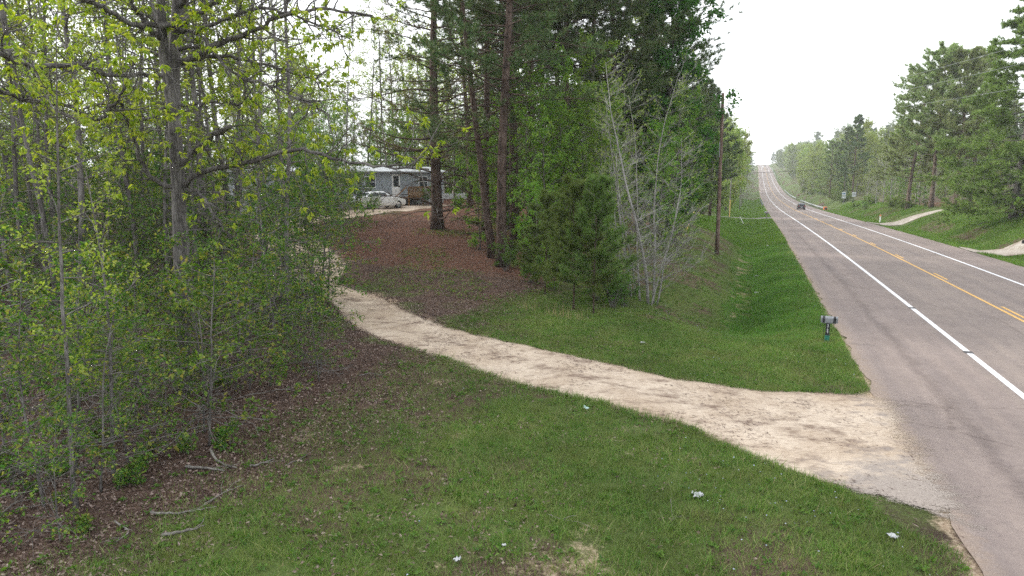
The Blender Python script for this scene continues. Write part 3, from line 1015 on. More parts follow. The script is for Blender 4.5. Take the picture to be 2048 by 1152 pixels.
CROWNED = pine(205, H=22, r0=.27, lean=.004, clear=.3, whorls=32, blen=4.6, k=20, nl=.36, nw=.036, sec=13, tuft=3, dead=8, rise=.22, shape=lambda x: (.75 + .35 * sin(pi * x)) * (1 - .55 * x ** 3))
YOUNG = [pine(220 + q, H=5.6 + .4 * q, r0=.05, clear=.2, whorls=16, blen=1.9, k=34, nl=.27, nw=.015, sec=8, tuft=3, leaf='young_needle', dead=10, deadlen=.8, rise=.55, inner=.3, k_tr=6, shape=lambda x: 1.05 - .75 * x) for q in range(2)]
RUST = pine(230, H=17, r0=.3, clear=.2, whorls=24, blen=4.8, k=8, nl=.26, nw=.02, sec=9, tuft=3, leaf='rust_needle', dead=34, deadlen=4.4, inner=.25, rise=.12, shape=lambda x: 1.0 - .55 * x)
RPINE = [pine(240 + q, H=24.5, r0=.34, lean=.004, clear=(.2, .34, .3)[q], whorls=(30, 32, 30)[q], blen=(6.6, 5.2, 4.8)[q], k=22, nl=.46, nw=.06, sec=13, tuft=4, leaf='sunlit_needle', bark='lit_bark', dead=10, deadlen=3, rise=.2,
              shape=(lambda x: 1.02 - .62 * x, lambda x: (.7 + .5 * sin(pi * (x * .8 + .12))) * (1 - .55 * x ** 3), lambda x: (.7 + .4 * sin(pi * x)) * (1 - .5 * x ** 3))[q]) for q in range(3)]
WPINE = pine(250, H=25, r0=.36, clear=.03, whorls=44, blen=7.0, k=22, nl=.42, nw=.055, sec=24, tuft=3, leaf='blue_needle', bark='grey_bark', dead=6, rise=.1, droop=.26, inner=.3, shape=lambda x: 1.0 - .8 * x ** 1.15)
FPINE = [pine(260 + q, H=19 + q, r0=.24, clear=.12 + .16 * q, whorls=18, blen=4.2, k=11, nl=.6, nw=.11, sec=7, tuft=3, leaf='pine_needle', dead=5, rise=.3, k_tr=5) for q in range(2)]
FBROAD = [broadleaf(270 + q, H=17 + 2 * q, r0=.14, clear=.04, nb=36, blen=4.2, leafL=.45, leafW=.3, k=6, sec=6, tips=3, leaf='pale_leaf', k_tr=5) for q in range(3)]
FMIX = [broadleaf(280 + q, H=18 + q, r0=.15, clear=.04, nb=38, blen=4.6, leafL=.45, leafW=.3, k=6, sec=6, tips=3, leaf='far_leaf', k_tr=5) for q in range(2)]
FBARE = [broadleaf(290 + q, H=11 + q, r0=.1, clear=.12, nb=40, blen=2.2, k=1, leafL=.16, leafW=.1, sec=7, tips=2, leaf='pale_leaf', bark='pale_bark', k_tr=5, rise=1.0) for q in range(2)]
DENSE = [broadleaf(300 + q, H=13 + 2 * q, r0=.2, clear=.08, nb=40, blen=3.6, leafL=.26, leafW=.18, k=9, sec=7, tips=4, leaf='dark_leaf') for q in range(2)]
BRIGHT = [broadleaf(310 + q, H=8 + 2 * q, r0=.06, clear=.05, nb=44, blen=2.2, leafL=.14, leafW=.09, k=7, sec=6, tips=3, leaf='bright_leaf', rise=.5, trunk_wob=.05, k_tr=5) for q in range(3)]
BUSH = [bush(320 + q, H=1.3 + .4 * q, R=1.0 + .2 * q) for q in range(3)]
SMALL = [bush(330 + q, H=.5 + .15 * q, R=.5, stems=5, k=5, leafL=.09, leafW=.06, sec=4, tips=3, leaf='under_leaf') for q in range(2)]
FBUSH = bush(340, H=3, R=2.6, stems=12, k=6, leafL=.26, leafW=.18, leaf='far_leaf')


# ------------------------------------------------------------------ the big oak by the woods' edge, limbs following the photograph
def pxline(pts, Y0, Y1, n=22):
    P = np.array([W(u, v, Y0 + (Y1 - Y0) * (i / (len(pts) - 1)) ** 1.3) for i, (u, v) in enumerate(pts)])
    return resample(P, n)


def hero_oak():
    rg = np.random.default_rng(5)
    base = at(367, 16.2)
    wood, crown = MB(), MB()
    YT = 16.2
    px = YT / F
    def rel(P): return P - base
    tr = np.vstack([base + np.array([0, 0, -.2]), pxline([(366, 720), (362, 560), (357, 400), (352, 290), (347, 170), (351, 80), (355, 0), (358, -120), (362, -260), (358, -380)], YT, YT + .3, 40)])
    wood.tube(rel(tr), np.interp(np.linspace(0, 1, len(tr)), [0, .04, .5, .72, 1], [18 * px, 13.2 * px, 12.2 * px, 9 * px, 2.5 * px]), 12)
    t2 = pxline([(349, 230), (335, 150), (325, 80), (322, 0), (318, -110), (306, -230), (300, -330)], YT, YT - .5, 22)
    wood.tube(rel(t2), np.linspace(12 * px, 3 * px, 22), 9)
    L = [  # pixel polyline, distance at start and end, radius in pixels at start and end
        ([(345, 150), (300, 152), (280, 147), (232, 150), (190, 139), (165, 129), (130, 131), (85, 133), (50, 127), (0, 111), (-70, 95), (-140, 70)], 16.2, 9.5, 4.5, 7),
        ([(362, 126), (400, 108), (430, 90), (470, 75), (510, 58), (560, 36), (600, 25), (660, 20), (740, 34)], 16.2, 14, 7.5, 2),
        ([(362, 121), (420, 112), (480, 116), (530, 130), (580, 145), (620, 160), (650, 182)], 16.2, 17.5, 5, 1.6),
        ([(357, 66), (345, 48), (322, 48), (285, 54), (258, 46), (225, 26), (200, 12), (160, -6), (90, -40)], 16.2, 13.5, 6, 5),
        ([(358, 70), (375, 56), (388, 63), (400, 52), (440, 46), (475, 30), (520, 18), (570, 23), (640, 50), (700, 80)], 16.2, 14.5, 5.5, 1.5),
        ([(322, 78), (300, 58), (285, 38), (268, 10), (250, -20), (230, -70)], 16, 14.5, 6.5, 3),
        ([(362, 52), (385, 36), (410, 18), (435, 0), (460, -28), (500, -80)], 16.2, 15, 7, 3),
        ([(370, 374), (395, 353), (430, 336), (470, 331), (520, 318), (560, 303), (600, 300), (640, 308), (690, 322), (740, 330), (800, 336), (858, 338)], 16.2, 14, 6.5, 2),
        ([(352, 378), (320, 365), (295, 345), (277, 312), (264, 272), (256, 238), (242, 212), (222, 210), (200, 205)], 16.2, 14.5, 6, 2),
        ([(345, 212), (320, 222), (290, 240), (250, 235), (215, 240), (190, 239), (165, 231), (130, 211), (100, 201), (60, 198), (20, 190), (-40, 165)], 16.2, 11, 3.5, 5),
        ([(200, 239), (215, 222), (232, 206), (240, 193), (250, 165), (264, 130), (274, 118)], 13.2, 13, 4, 1.5),
        ([(362, 210), (392, 209), (425, 204), (465, 206), (512, 196)], 16.2, 15.5, 4, 1.6),
        ([(358, 100), (400, 92), (430, 110), (462, 146), (500, 160), (545, 176), (600, 200), (660, 230)], 16.2, 14, 4, 1.5),
        ([(366, 325), (392, 300), (412, 285), (440, 262), (464, 250)], 16.2, 15.2, 8, 5),
        ([(372, 376), (395, 384), (412, 402), (430, 430), (452, 466)], 16.2, 15.5, 4.5, 2),
        ([(355, 20), (380, -20), (430, -60), (520, -110), (620, -140)], 16.4, 14, 7, 2),
        ([(352, -60), (300, -110), (220, -150), (120, -180)], 16.4, 12.5, 6, 3),
        ([(358, -150), (440, -200), (560, -240)], 16.4, 15.5, 5, 2),
    ]
    tp, td = [], []
    for qi, (pts, y0, y1, r0, r1) in enumerate(L):
        n = 26
        B = pxline(pts, y0, y1, n) + np.vstack([np.zeros(3), rg.normal(0, .025, (n - 1, 3))])
        rad = .86 * np.linspace(r0, r1, n) * np.linspace(y0, y1, n) / F
        wood.tube(rel(B), rad, 7)
        ln = np.linalg.norm(np.diff(B, axis=0), axis=1).sum()
        leafy = 0.35 if qi in (14,) else 1.0
        for w in range(int(ln * 5.6)):
            f = rg.uniform(.12, 1.0)
            p, d = along(B, f)
            dn = sideways(d, rg, rg.uniform(.5, 1.2))
            C = limb(p, dn + np.array([0, 0, .12]), rg.uniform(.35, 1.5), rg, 6, .24, .1)
            wood.tube(rel(C), np.linspace(.016, .005, 7), 4)
            for e in range(4):
                p2, d2 = along(C, rg.uniform(.3, 1))
                Dd = limb(p2, sideways(d2, rg, rg.uniform(.4, 1.1)), rg.uniform(.15, .55), rg, 4, .28, .05)
                wood.tube(rel(Dd), np.linspace(.007, .003, 5), 3)
                if rg.uniform() < .6 * leafy:
                    tp.append(Dd[-1]); td.append(Dd[-1] - Dd[-2])
    tp, td = np.array(tp), np.array(td)
    bunches(crown, rel(tp), td, 10, .135, .055, rg, .85, .8, .02)
    o = empty('oak_tree', tuple(base), 0, 'large forked oak with long crooked limbs and yellow green leaf bunches, nearest on the left', 'tree')
    wood.build('trunk', M['oak_bark'], o, True)
    crown.build('crown', M['oak_leaf'], o)
    return o


hero_oak()

# ------------------------------------------------------------------ left woods: notable trunks first
WG = 'grey trunks standing through the left woods'
for q, (u, Y, k, s, lab) in enumerate([
        (535, 34, 1, 1.15, 'straight grey trunk beside the upper bend of the sandy drive'),
        (478, 30, 2, 1.0, 'slim grey trunk just left of the straight trunk by the drive bend'),
        (292, 27, 0, 1.2, 'dark stout trunk rising behind the left limbs of the big oak'),
        (160, 22, 3, .95, 'mottled grey trunk in the leafy undergrowth near the left edge'),
        (405, 24, 4, 1.0, 'dark trunk directly right of the big oak and a little behind it'),
        (60, 25, 1, 1.0, 'grey trunk at the far left edge of the picture')]):
    plant(WOOD[k], 'woodland_tree', at(u, Y), lab, None, s)
plant(POLE[1], 'woodland_tree', at(152, 10.6), 'dark slim trunk rooted in the lower left corner of the picture', None, .5)
plant(POLE[0], 'woodland_tree', at(228, 11.8), 'second slim trunk right of the lower left corner trunk', None, .45)
rg = np.random.default_rng(21)


def clear_of_drive(p, r=1.6):
    return float(drive_dist(np.array([p[0]]), np.array([p[1]]))[0]) > r


def in_home(p):
    a, bb = np.array([-19.5, 51.5]), np.array([-5.5, 67.5])
    d = bb - a
    f = np.clip(np.dot(p[:2] - a, d) / d.dot(d), 0, 1)
    return np.linalg.norm(p[:2] - a - f * d) < 5.5


def where(u, Y, near):
    """which part of the left woods a plant stands in, named by what stands there"""
    side = ('past the left picture edge' if u < -20 else 'at the left picture edge' if u < 110 else 'left of the big oak' if u < 225 else 'close left of the big oak' if u < 335 else
            'behind the big oak' if u < 405 else 'close right of the big oak' if u < 480 else 'before the drive bend' if u < 570 else 'beside the sandy drive' if u < 760 else 'behind the lone pine' if u < 930 else
            'behind the straight pine pair' if u < 1090 else 'behind the young pines' if u < 1240 else 'behind the pale stems')
    return side + (', front rank' if Y < near else ', middle rank' if Y < near * 1.3 else ', rear rank')


cnt = 0
while cnt < 64:
    u, Y = rg.uniform(-240, 640), rg.uniform(22, 50)
    p = at(u, Y)
    if not clear_of_drive(p, 2) or in_home(p) or (500 < u < 760 and 36 < Y < 60 and rg.uniform() < .9): continue
    k = rg.integers(0, 8)
    proto = (WOOD + POLE)[k]
    kind = 'grey trunk with sparse leaves' if k < 5 else 'thin woodland pole'
    plant(proto, 'woodland_tree', p, kind + ' ' + where(u, Y, 34), 'slender trunks in the near half of the left woods', rg.uniform(.85, 1.15), tilt=(rg.normal(0, .03), rg.normal(0, .03)))
    cnt += 1
cnt = 0
while cnt < 100:
    u, Y = rg.uniform(-280, 1330), rg.uniform(72, 120)
    if u < 500: Y = rg.uniform(50, 110)
    p = at(u, Y)
    if in_home(p) or st(p[0], p[1])[1] > -22: continue
    plant(FARWOOD[rg.integers(0, 3)], 'woodland_tree', p, 'hazy deep wood tree ' + where(u, Y, 82), 'woodland trees in the deep wood', rg.uniform(.8, 1.2))
    cnt += 1
cnt = 0
while cnt < 75:                                         # the green middle layer that closes the view through the wood
    u, Y = rg.uniform(-200, 1330), rg.uniform(70, 112)
    if u < 500: Y = rg.uniform(48, 90)
    p = at(u, Y)
    if in_home(p) or st(p[0], p[1])[1] > -20: continue
    plant(BRIGHT[rg.integers(0, 3)], 'young_tree', p, 'bushy middle layer tree ' + where(u, Y, 72), 'bushy young trees closing the view through the wood', rg.uniform(.75, 1.1))
    cnt += 1

for u, Y, k, s, lab in [
        (640, 74, 0, 1.0, 'tall grey tree behind the left half of the mobile home'), (690, 72, 2, .95, 'tall grey tree behind the middle of the mobile home roof'),
        (735, 76, 3, 1.05, 'tall grey tree behind the home above the white car'), (775, 73, 1, 1.0, 'tall grey tree behind the home above its door'),
        (815, 78, 4, 1.05, 'tall grey tree behind the right end of the home'), (590, 70, 1, .95, 'tall grey tree behind the far left of the home roof')]:
    plant(WOOD[k], 'woodland_tree', at(u, Y), lab, None, s)
cnt = 0
while cnt < 22:
    u, Y = rg.uniform(480, 900), rg.uniform(70, 92)
    p = at(u, Y)
    if in_home(p): continue
    plant(BRIGHT[rg.integers(0, 3)], 'young_tree', p, 'bushy tree behind the mobile home' + (', front rank' if Y < 80 else ', rear rank'), 'bushy trees behind the mobile home', rg.uniform(.7, 1.0))
    cnt += 1

# understorey saplings
UG = 'leafy saplings under the left woods'
cnt = 0
while cnt < 108:
    near = cnt < 25
    u, Y = rg.uniform(-120, 660), (rg.uniform(13, 21) if near else rg.uniform(21, 50))
    p = at(u, Y)
    s, t = st(p[0], p[1])
    if t > -20.0 or not clear_of_drive(p, 1.5) or in_home(p): continue
    if 500 < u < 830 and Y > 35: continue
    k = int(rg.integers(0, 6))
    d = ray(u, 0)
    vb = 576 + F * ((HCAM - p[2]) * cos(PITCH) - Y * sin(PITCH)) / (Y * cos(PITCH) + (HCAM - p[2]) * sin(PITCH))
    vt = rg.uniform(420, 760) if near else rg.uniform(240, 480)
    hmax = max(1.2, (vb - vt) / F * Y)
    k = min(range(6), key=lambda q: abs(4.2 + .9 * q - hmax)) if hmax < 9 else k
    sc = min(1.2, hmax / (4.2 + .9 * k))
    plant(UNDER[k], 'sapling', p, ('low' if hmax < 3.2 else 'tall') + ' green sapling ' + where(u, Y, 21), UG, max(.45, sc), tilt=(rg.normal(0, .07), rg.normal(0, .07)), cat='sapling')
    cnt += 1
# named saplings in front
for u, Y, k, s, lab in [
        (425, 15.2, 2, .72, 'fresh green sapling close to the right of the big oak foot'),
        (500, 18.5, 3, .68, 'green sapling between the oak and the drive'),
        (590, 22, 3, .8, 'sapling with a bare lower stem at the edge of the sandy drive'),
        (640, 25.5, 2, .82, 'rightmost bright green sapling overhanging the sandy drive'),
        (150, 11.8, 1, .8, 'dark stemmed sapling in the lower left corner of the woods'),
        (690, 37, 2, .75, 'bright sapling beside the upper drive in front of the white car'),
        (612, 23.5, 2, .85, 'slender sapling standing before the bare bend of the drive'),
        (560, 20.5, 4, .78, 'taller slim sapling left of the drive edge saplings'),
        (655, 27.0, 3, .72, 'sapling whose crown covers the hidden corner of the drive'),
        (575, 26.0, 3, .9, 'upright sapling behind the drive edge saplings'),
        (540, 17.0, 1, .75, 'small sapling at the foot of the slope left of the drive'),
        (700, 41.5, 1, 1.0, 'spreading green tree layer in front of the home, left of the car'),
        (655, 44.5, 2, .95, 'leafy sapling in front of the left half of the home'),
        (722, 43.5, 0, .8, 'low leafy sapling in front of the white car'),
        (610, 50, 2, .95, 'leafy sapling by the wall of the mobile home'),
        (90, 10.6, 1, .8, 'leafy low sapling in the lower left corner, front one'),
        (200, 11.2, 2, .6, 'green sapling right of the dark lower left stem'),
        (15, 12.5, 3, .75, 'tall leafy sapling cut by the left picture edge'),
        (260, 12.2, 1, .6, 'short green sapling between the corner and the oak'),
        (628, 27.2, 2, 1.0, 'broad sapling leaning over the drive bend, highest of the edge group'),
        (605, 25.0, 1, 1.1, 'round leafy sapling in the middle of the drive edge group'),
        (585, 23.8, 0, 1.05, 'low leafy sapling at the front of the drive edge group'),
        (640, 28.2, 3, .95, 'tall sapling at the inner side of the drive bend'),
        (560, 28.5, 2, 1.05, 'sapling standing left behind the drive edge group'),
        (530, 31.5, 3, .95, 'slim sapling near the straight grey trunk'),
        (690, 39.5, 1, 1.0, 'leafy sapling on the knoll inside the drive bend'),
        (655, 40.5, 0, 1.1, 'low leafy sapling on the knoll by the upper drive'),
        (-20, 10.2, 2, .62, 'leafy sapling half outside the lower left picture edge'),
        (120, 9.6, 0, .5, 'lowest small sapling in the lower left corner'),
        (300, 14.2, 2, .62, 'sapling standing left of the big oak foot'),
        (470, 16.6, 1, .7, 'sapling above the pale fallen branch'),
        (678, 45.5, 3, .9, 'taller leafy sapling in front of the home, left of the car'),
        (640, 48.5, 4, .75, 'slim sapling close to the home wall'),
        (330, 13.0, 0, .55, 'low spreading sapling in front of the big oak'),
        (50, 11.2, 1, .6, 'leafy sapling nearest the left edge of the picture')]:
    plant(UNDER[k], 'sapling', at(u, Y), lab, None, s, cat='sapling')
plant(DENSE[0], 'broadleaf_tree', at(668, 47.5), 'small dense dark green tree in front of the home, left of the car', None, .34)
plant(DENSE[1], 'broadleaf_tree', at(608, 47), 'second small dense tree hiding the middle of the home wall', None, .27)
plant(DENSE[0], 'broadleaf_tree', at(712, 52.5), 'third small dense tree close left of the white car', None, .22)
cnt = 0
while cnt < 60:                                         # low seedlings on the leaf litter
    u, Y = rg.uniform(-60, 690), rg.uniform(9.5, 22)
    p = at(u, Y)
    if st(p[0], p[1])[1] > -19.6 or u > 470 or not clear_of_drive(p, .7): continue
    plant(SMALL[cnt % 2], 'seedling', p, 'leaf litter seedling ' + where(u, Y, 14), 'seedlings on the leaf litter', rg.uniform(.35, .95), cat='plant', parts=('stem', 'foliage'))
    cnt += 1

# ------------------------------------------------------------------ the knoll: pines, saplings, bare pale stems
plant(RUST, 'pine_tree', at(875, 42), 'stout lone pine with rusty dead branches on the bare brown knoll', None, 1.18, 1.2)
for u, Y, k, s, tl_, lab in [
        (1003, 34, 0, 1.0, 0, 'tall straight pine, front trunk of the close pair on the knoll'),
        (1029, 37.5, 1, 1.02, 0, 'tall straight pine, rear trunk of the close pair on the knoll'),
        (985, 35.5, 2, .78, -.13, 'thin pine leaning to the left beside the close pair'),
        (1132, 44, 1, .95, 0, 'dark pine trunk rising behind the green saplings right of the close pair'),
        (1190, 47, 3, .98, 0, 'dense dark pine behind the bare pale saplings, left one of the crowns'),
        (1235, 50, 3, 1.03, 0, 'dense dark pine behind the bare pale saplings, middle crown'),
        (1278, 54, 3, 1.05, 0, 'dense dark pine with its crown nearest the open sky by the road'),
        (1305, 63, 3, .9, 0, 'shorter dark pine at the roadside end of the left wood'),
        (972, 42, 1, .9, 0, 'straight dark pine between the lone pine and the close pair'),
        (1016, 46, 0, .95, 0, 'dark pine seen between the two trunks of the close pair'),
        (1062, 43, 1, 1.0, .03, 'dark pine right of the close pair, leaning slightly right'),
        (1108, 50, 2, .95, 0, 'dark pine with long limbs above the green thicket'),
        (1085, 56, 2, 1.0, 0, 'pine standing deeper in the wood between the straight trunks'),
        (940, 60, 0, .95, 0, 'pine standing deeper in the wood behind the lone pine')]:
    plant((PINE + [CROWNED])[k], 'pine_tree', at(u, Y), lab, None, s, tilt=(0, tl_))
cnt = 0
while cnt < 22:
    u, Y = rg.uniform(900, 1340), rg.uniform(50, 72)
    p = at(u, Y)
    if in_home(p) or st(p[0], p[1])[1] > -17: continue
    plant(POLE[rg.integers(0, 3)], 'woodland_tree', p, 'thin pole tree among pines ' + where(u, Y, 60), 'thin pole trees among the pines of the knoll wood', rg.uniform(.8, 1.2))
    cnt += 1
cnt = 0
while cnt < 30:
    u, Y = rg.uniform(975, 1350), rg.uniform(33, 58)
    if u < 1045 and Y < 42: continue
    p = at(u, Y)
    if st(p[0], p[1])[1] > -16.5 - (Y < 40) * 2: continue
    plant(BRIGHT[rg.integers(0, 3)], 'young_tree', p, 'leafy knoll thicket tree ' + where(u, Y, 43), 'leafy young trees of the knoll thicket', rg.uniform(.5, .95))
    cnt += 1
for u, Y, k, s, lab in [
        (1060, 36, 1, .95, 'bright green leafy young tree right of the straight pine pair'),
        (1100, 34, 0, 1.0, 'leafy young tree behind the young pines, left side'),
        (1150, 37, 2, .95, 'tall leafy young tree behind the young pines'),
        (1205, 35, 1, .9, 'leafy young tree between the young pines and the pale stems'),
        (1345, 48, 1, 1.05, 'leafy young tree on the bank behind the pale stems'),
        (1108, 29.5, 0, .36, 'low bright leafy sapling left of the young pines'),
        (1222, 28.5, 1, .3, 'low bright leafy sapling right of the young pines'),
        (1075, 31, 1, .45, 'bright leafy young tree at the left front of the thicket'),
        (960, 37, 0, .7, 'small leafy tree left of the straight pine pair'),
        (1310, 43, 0, .95, 'low leafy tree at the right foot of the pale stems')]:
    plant(BRIGHT[k], 'young_tree', at(u, Y), lab, None, s)
plant(DENSE[1], 'broadleaf_tree', at(1335, 52), 'dense dark green broadleaf tree bulging out at the road side of the wood', None, 1.1)
plant(DENSE[0], 'broadleaf_tree', at(1372, 68), 'lower dense broadleaf tree behind the utility pole', None, .8)
plant(YOUNG[0], 'young_pine', at(1147, 26.3), 'young dark green pine, left one of the pair in front of the knoll wood', None, .84)
plant(YOUNG[1], 'young_pine', at(1187, 25.8), 'young dark green pine, right one of the pair in front of the knoll wood', None, .84)
plant(YOUNG[0], 'young_pine', at(1090, 29), 'smaller yellowish young pine left behind the young pair', None, .72)
for u, Y, k, s, lab in [
        (1225, 27, 1, .95, 'round green bush at the right foot of the young pines'),
        (1250, 28, 0, 1.0, 'low green bush below the bare pale stems'),
        (1190, 28, 2, .8, 'bush tucked behind the right young pine'),
        (1060, 31, 0, 1.0, 'dull green bush at the left foot of the knoll wood'),
        (1010, 33, 1, .9, 'sparse bush round the feet of the straight pine pair'),
        (746, 53.3, 2, .72, 'dark rounded bush in front of the white car'),
        (848, 62, 1, 1.0, 'low green shrub at the end of the wooden porch'),
        (1380, 60, 2, 1.3, 'wide green bush on the bank left of the utility pole'),
        (1350, 50, 2, 1.2, 'green bush on the bank below the dense broadleaf tree')]:
    plant(BUSH[k], 'bush', at(u, Y), lab, None, s, cat='bush', parts=('stem', 'foliage'))


def pale_stems(seed, u, Y, fan, lab):
    rg = np.random.default_rng(seed)
    wood, crown = MB(), MB()
    base = at(u, Y)
    tp, td = [], []
    for dx, dy, H, lean_x, r in fan:
        B = limb((dx, dy, -.1), (lean_x, rg.normal(0, .08), 1), H, rg, 16, .045, .3)
        wood.tube(B, np.linspace(r, .007, 17), 7)
        for w in range(int(H * 5)):
            f = rg.uniform(.08, 1)
            p, d = along(B, f)
            sgn = 1 if rg.uniform() < .66 else -1
            dn = unit(np.array([sgn * rg.uniform(.5, 1.0), rg.normal(0, .6), rg.uniform(.15, .75)]))
            L_ = rg.uniform(.6, 2.5) * (1.2 - .8 * f)
            C = limb(p, dn, L_, rg, 8, .1, .4)
            wood.tube(C, np.linspace(max(.007, r * .28 * (1 - f)), .003, 9), 4)
            for e in range(9):
                p2, d2 = along(C, rg.uniform(.2, 1))
                Dd = limb(p2, sideways(d2, rg, rg.uniform(.2, .6)), L_ * rg.uniform(.2, .5), rg, 4, .1, .15)
                wood.tube(Dd, np.linspace(.0055, .003, 5), 3)
                if rg.uniform() < .3 + .4 * f:
                    tp.append(Dd[-1]); td.append(Dd[-1] - Dd[-2])
    bunches(crown, np.array(tp), np.array(td), 3, .07, .045, rg, .7, .2, .03)
    o = empty('bare_tree', tuple(base), 0, lab, 'tree')
    wood.build('trunk', M['pale_bark'], o, True)
    crown.build('crown', M['pale_leaf'], o)


pale_stems(61, 1262, 30, [(0, 0, 9, -.03, .07), (.25, .3, 7.8, -.08, .05), (-.3, .2, 6.8, -.12, .045)], 'bare pale barked tree with upright stems left of the fan of pale stems')
pale_stems(62, 1296, 29, [(0, 0, 10.4, -.01, .075), (.25, .2, 9.8, .04, .06), (.1, -.15, 5.2, .26, .04), (.4, .1, 7.2, .14, .04), (-.25, .4, 9, -.09, .05)], 'bare pale tree fanning out towards the road from several leaning stems')

# ------------------------------------------------------------------ roadside woods further off
rg = np.random.default_rng(77)


KIND = {}
for L_, nm, ds in ((BRIGHT, 'young_tree', 'bright bushy tree'), (FMIX, 'roadside_tree', 'broad mid green tree'), (FPINE, 'pine_tree', 'dark pine'), (FBROAD, 'roadside_tree', 'pale spring tree'), (FBARE, 'bare_tree', 'pale bare twiggy tree'),
                   (BUSH, 'bush', 'green bush'), ([FBUSH], 'bush', 'light scrub bush'), (SMALL, 'bush', 'small leafy bush')):
    for q in L_: KIND[id(q)] = (nm, ds)


def row(n, s0, s1, t0, t1, protos, place, group, sc=(.85, 1.15), p=1.0):
    for q in range(n):
        f = ((q + rg.uniform(0, 1)) / n) ** p
        s = s0 + (s1 - s0) * f
        g = rg.uniform(0, 1)
        t = t0 + (t1 - t0) * g
        X, Y = xy(s, t)
        pr = protos[rg.integers(0, len(protos))]
        nm, ds = KIND[id(pr)]
        back = g > .5 if t0 > 0 else g < .5
        zone = ('near' if f < .34 else 'middle' if f < .67 else 'far') + (' rear' if back else ' front')
        plant(pr, nm, (X, Y, float(Z(X, Y))), ds + ' ' + place + ', ' + zone, group, rg.uniform(*sc), cat='bush' if nm == 'bush' else 'tree', parts=('stem', 'foliage') if nm == 'bush' else ('trunk', 'crown'))


row(16, 72, 112, -30, -17.5, BRIGHT[1:] + FMIX, 'behind the brown utility pole', 'bright trees behind the utility pole', (.75, 1.05))
row(5, 108, 120, -22, -17, FPINE, 'just behind the utility pole', 'tall dark pines just behind the utility pole', (.95, 1.1))
row(8, 135, 165, -34, -19, FPINE + FMIX, 'beyond the utility pole', 'dark pines beyond the utility pole', (.95, 1.15))
row(34, 165, 430, -32, -16.5, FBROAD, 'left of the far road', 'pale trees left of the far road', (1.0, 1.35))
row(20, 180, 430, -52, -32, FMIX, 'well left of the far road', 'mid green trees left of the far road', (1.1, 1.4))
row(26, 400, 700, -34, -17, FPINE, 'left of the far slope', 'dark pines left of the far slope', (1.05, 1.4))
row(20, 700, 1060, -44, -18, FPINE + FMIX, 'left of the road crest', 'distant trees left of the crest', (.8, 1.1))
# right side
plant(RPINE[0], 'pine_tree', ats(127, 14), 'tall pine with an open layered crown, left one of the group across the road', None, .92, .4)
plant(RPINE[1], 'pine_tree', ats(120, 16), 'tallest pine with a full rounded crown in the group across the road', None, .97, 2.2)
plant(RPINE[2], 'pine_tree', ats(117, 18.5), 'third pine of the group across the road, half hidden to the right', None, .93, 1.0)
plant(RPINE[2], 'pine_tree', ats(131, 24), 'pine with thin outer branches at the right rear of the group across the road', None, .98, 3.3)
plant(WPINE, 'pine_tree', at(2026, 70), 'large feathery green pine with branches to the ground at the right edge', None, 1.0, .6)
plant(WPINE, 'pine_tree', at(2160, 66), 'second feathery pine outside the right edge of the picture', None, .85, 2.6)
plant(BRIGHT[1], 'young_tree', ats(146, 15), 'yellow green young tree at the left foot of the tall pines across the road', None, .8)
plant(BRIGHT[0], 'young_tree', ats(142, 16), 'low green young tree close left of the layered pine across the road', None, .8)
plant(BRIGHT[2], 'young_tree', ats(133, 17), 'leafy young tree between the trunks of the tall pines across the road', None, 1.0)
plant(BRIGHT[2], 'young_tree', at(2075, 55), 'bright green young tree at the right edge in front of the feathery pine', None, .8)
plant(FPINE[1], 'pine_tree', ats(229, 18), 'dark flat topped pine beyond the pale bare trees across the road', None, 1.25, .2)
plant(FPINE[1], 'pine_tree', ats(250, 18), 'second dark pine left of the flat topped pine across the road', None, 1.15, 1.9)
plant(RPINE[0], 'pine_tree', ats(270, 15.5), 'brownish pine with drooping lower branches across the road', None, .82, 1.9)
plant(FPINE[0], 'pine_tree', ats(212, 14), 'small green pine at the wood edge across the road', None, .5, 1.0)
row(14, 132, 172, 14, 26, FBARE, 'in the thicket across the road', 'pale bare trees in the thicket across the road', (.8, 1.25))
row(16, 126, 195, 18, 36, FBROAD[:2] + BRIGHT[1:], 'behind the bare thicket across the road', 'light green trees behind the bare thicket', (.5, .7))
row(28, 105, 200, 30, 70, FMIX + FPINE, 'deep behind the tall pines', 'trees deep behind the tall pines across the road', (.6, .85))
row(14, 60, 112, 24, 60, FMIX + FPINE, 'behind the feathery pine', 'trees behind the feathery pine', (.65, .9))
row(34, 250, 430, 14.5, 34, FBROAD, 'right of the dipping road', 'pale spring trees right of the dipping road', (.85, 1.2))
row(34, 205, 470, 38, 80, FMIX + FPINE, 'far back right of the dipping road', 'darker trees right of the dipping road', (1.0, 1.3))
row(30, 420, 760, 16, 40, FBROAD + FMIX, 'right of the climbing road', 'distant green trees right of the climbing road', (1.0, 1.35))
row(26, 440, 800, 42, 85, FPINE + FMIX, 'high right of the climbing road', 'distant trees high on the right of the climbing road', (1.2, 1.6))
row(18, 760, 1060, 18, 50, FPINE + FMIX, 'right of the road near the crest', 'distant trees right of the crest', (.85, 1.2))
row(24, 780, 1085, 12, 24, FPINE + FMIX, 'beside the crest on the right', 'trees beside the crest', (.7, 1.0))
row(18, 118, 200, 11.5, 16, [BUSH[2], FBUSH, SMALL[1]], 'on the right bank below the thicket', 'scrub along the right bank', (.4, .8))
row(16, 200, 420, 13, 18, [FBUSH], 'treeline right of the dipping road', 'scrub right of the dipping road', (.6, 1.1))
row(14, 150, 420, -24, -18, [FBUSH], 'treeline left of the far road', 'scrub left of the far road', (.5, 1.0))
row(8, 62, 100, 15.5, 21, [FBUSH, BUSH[2]], 'below the feathery pine', 'undergrowth below the feathery pine', (.4, .7))
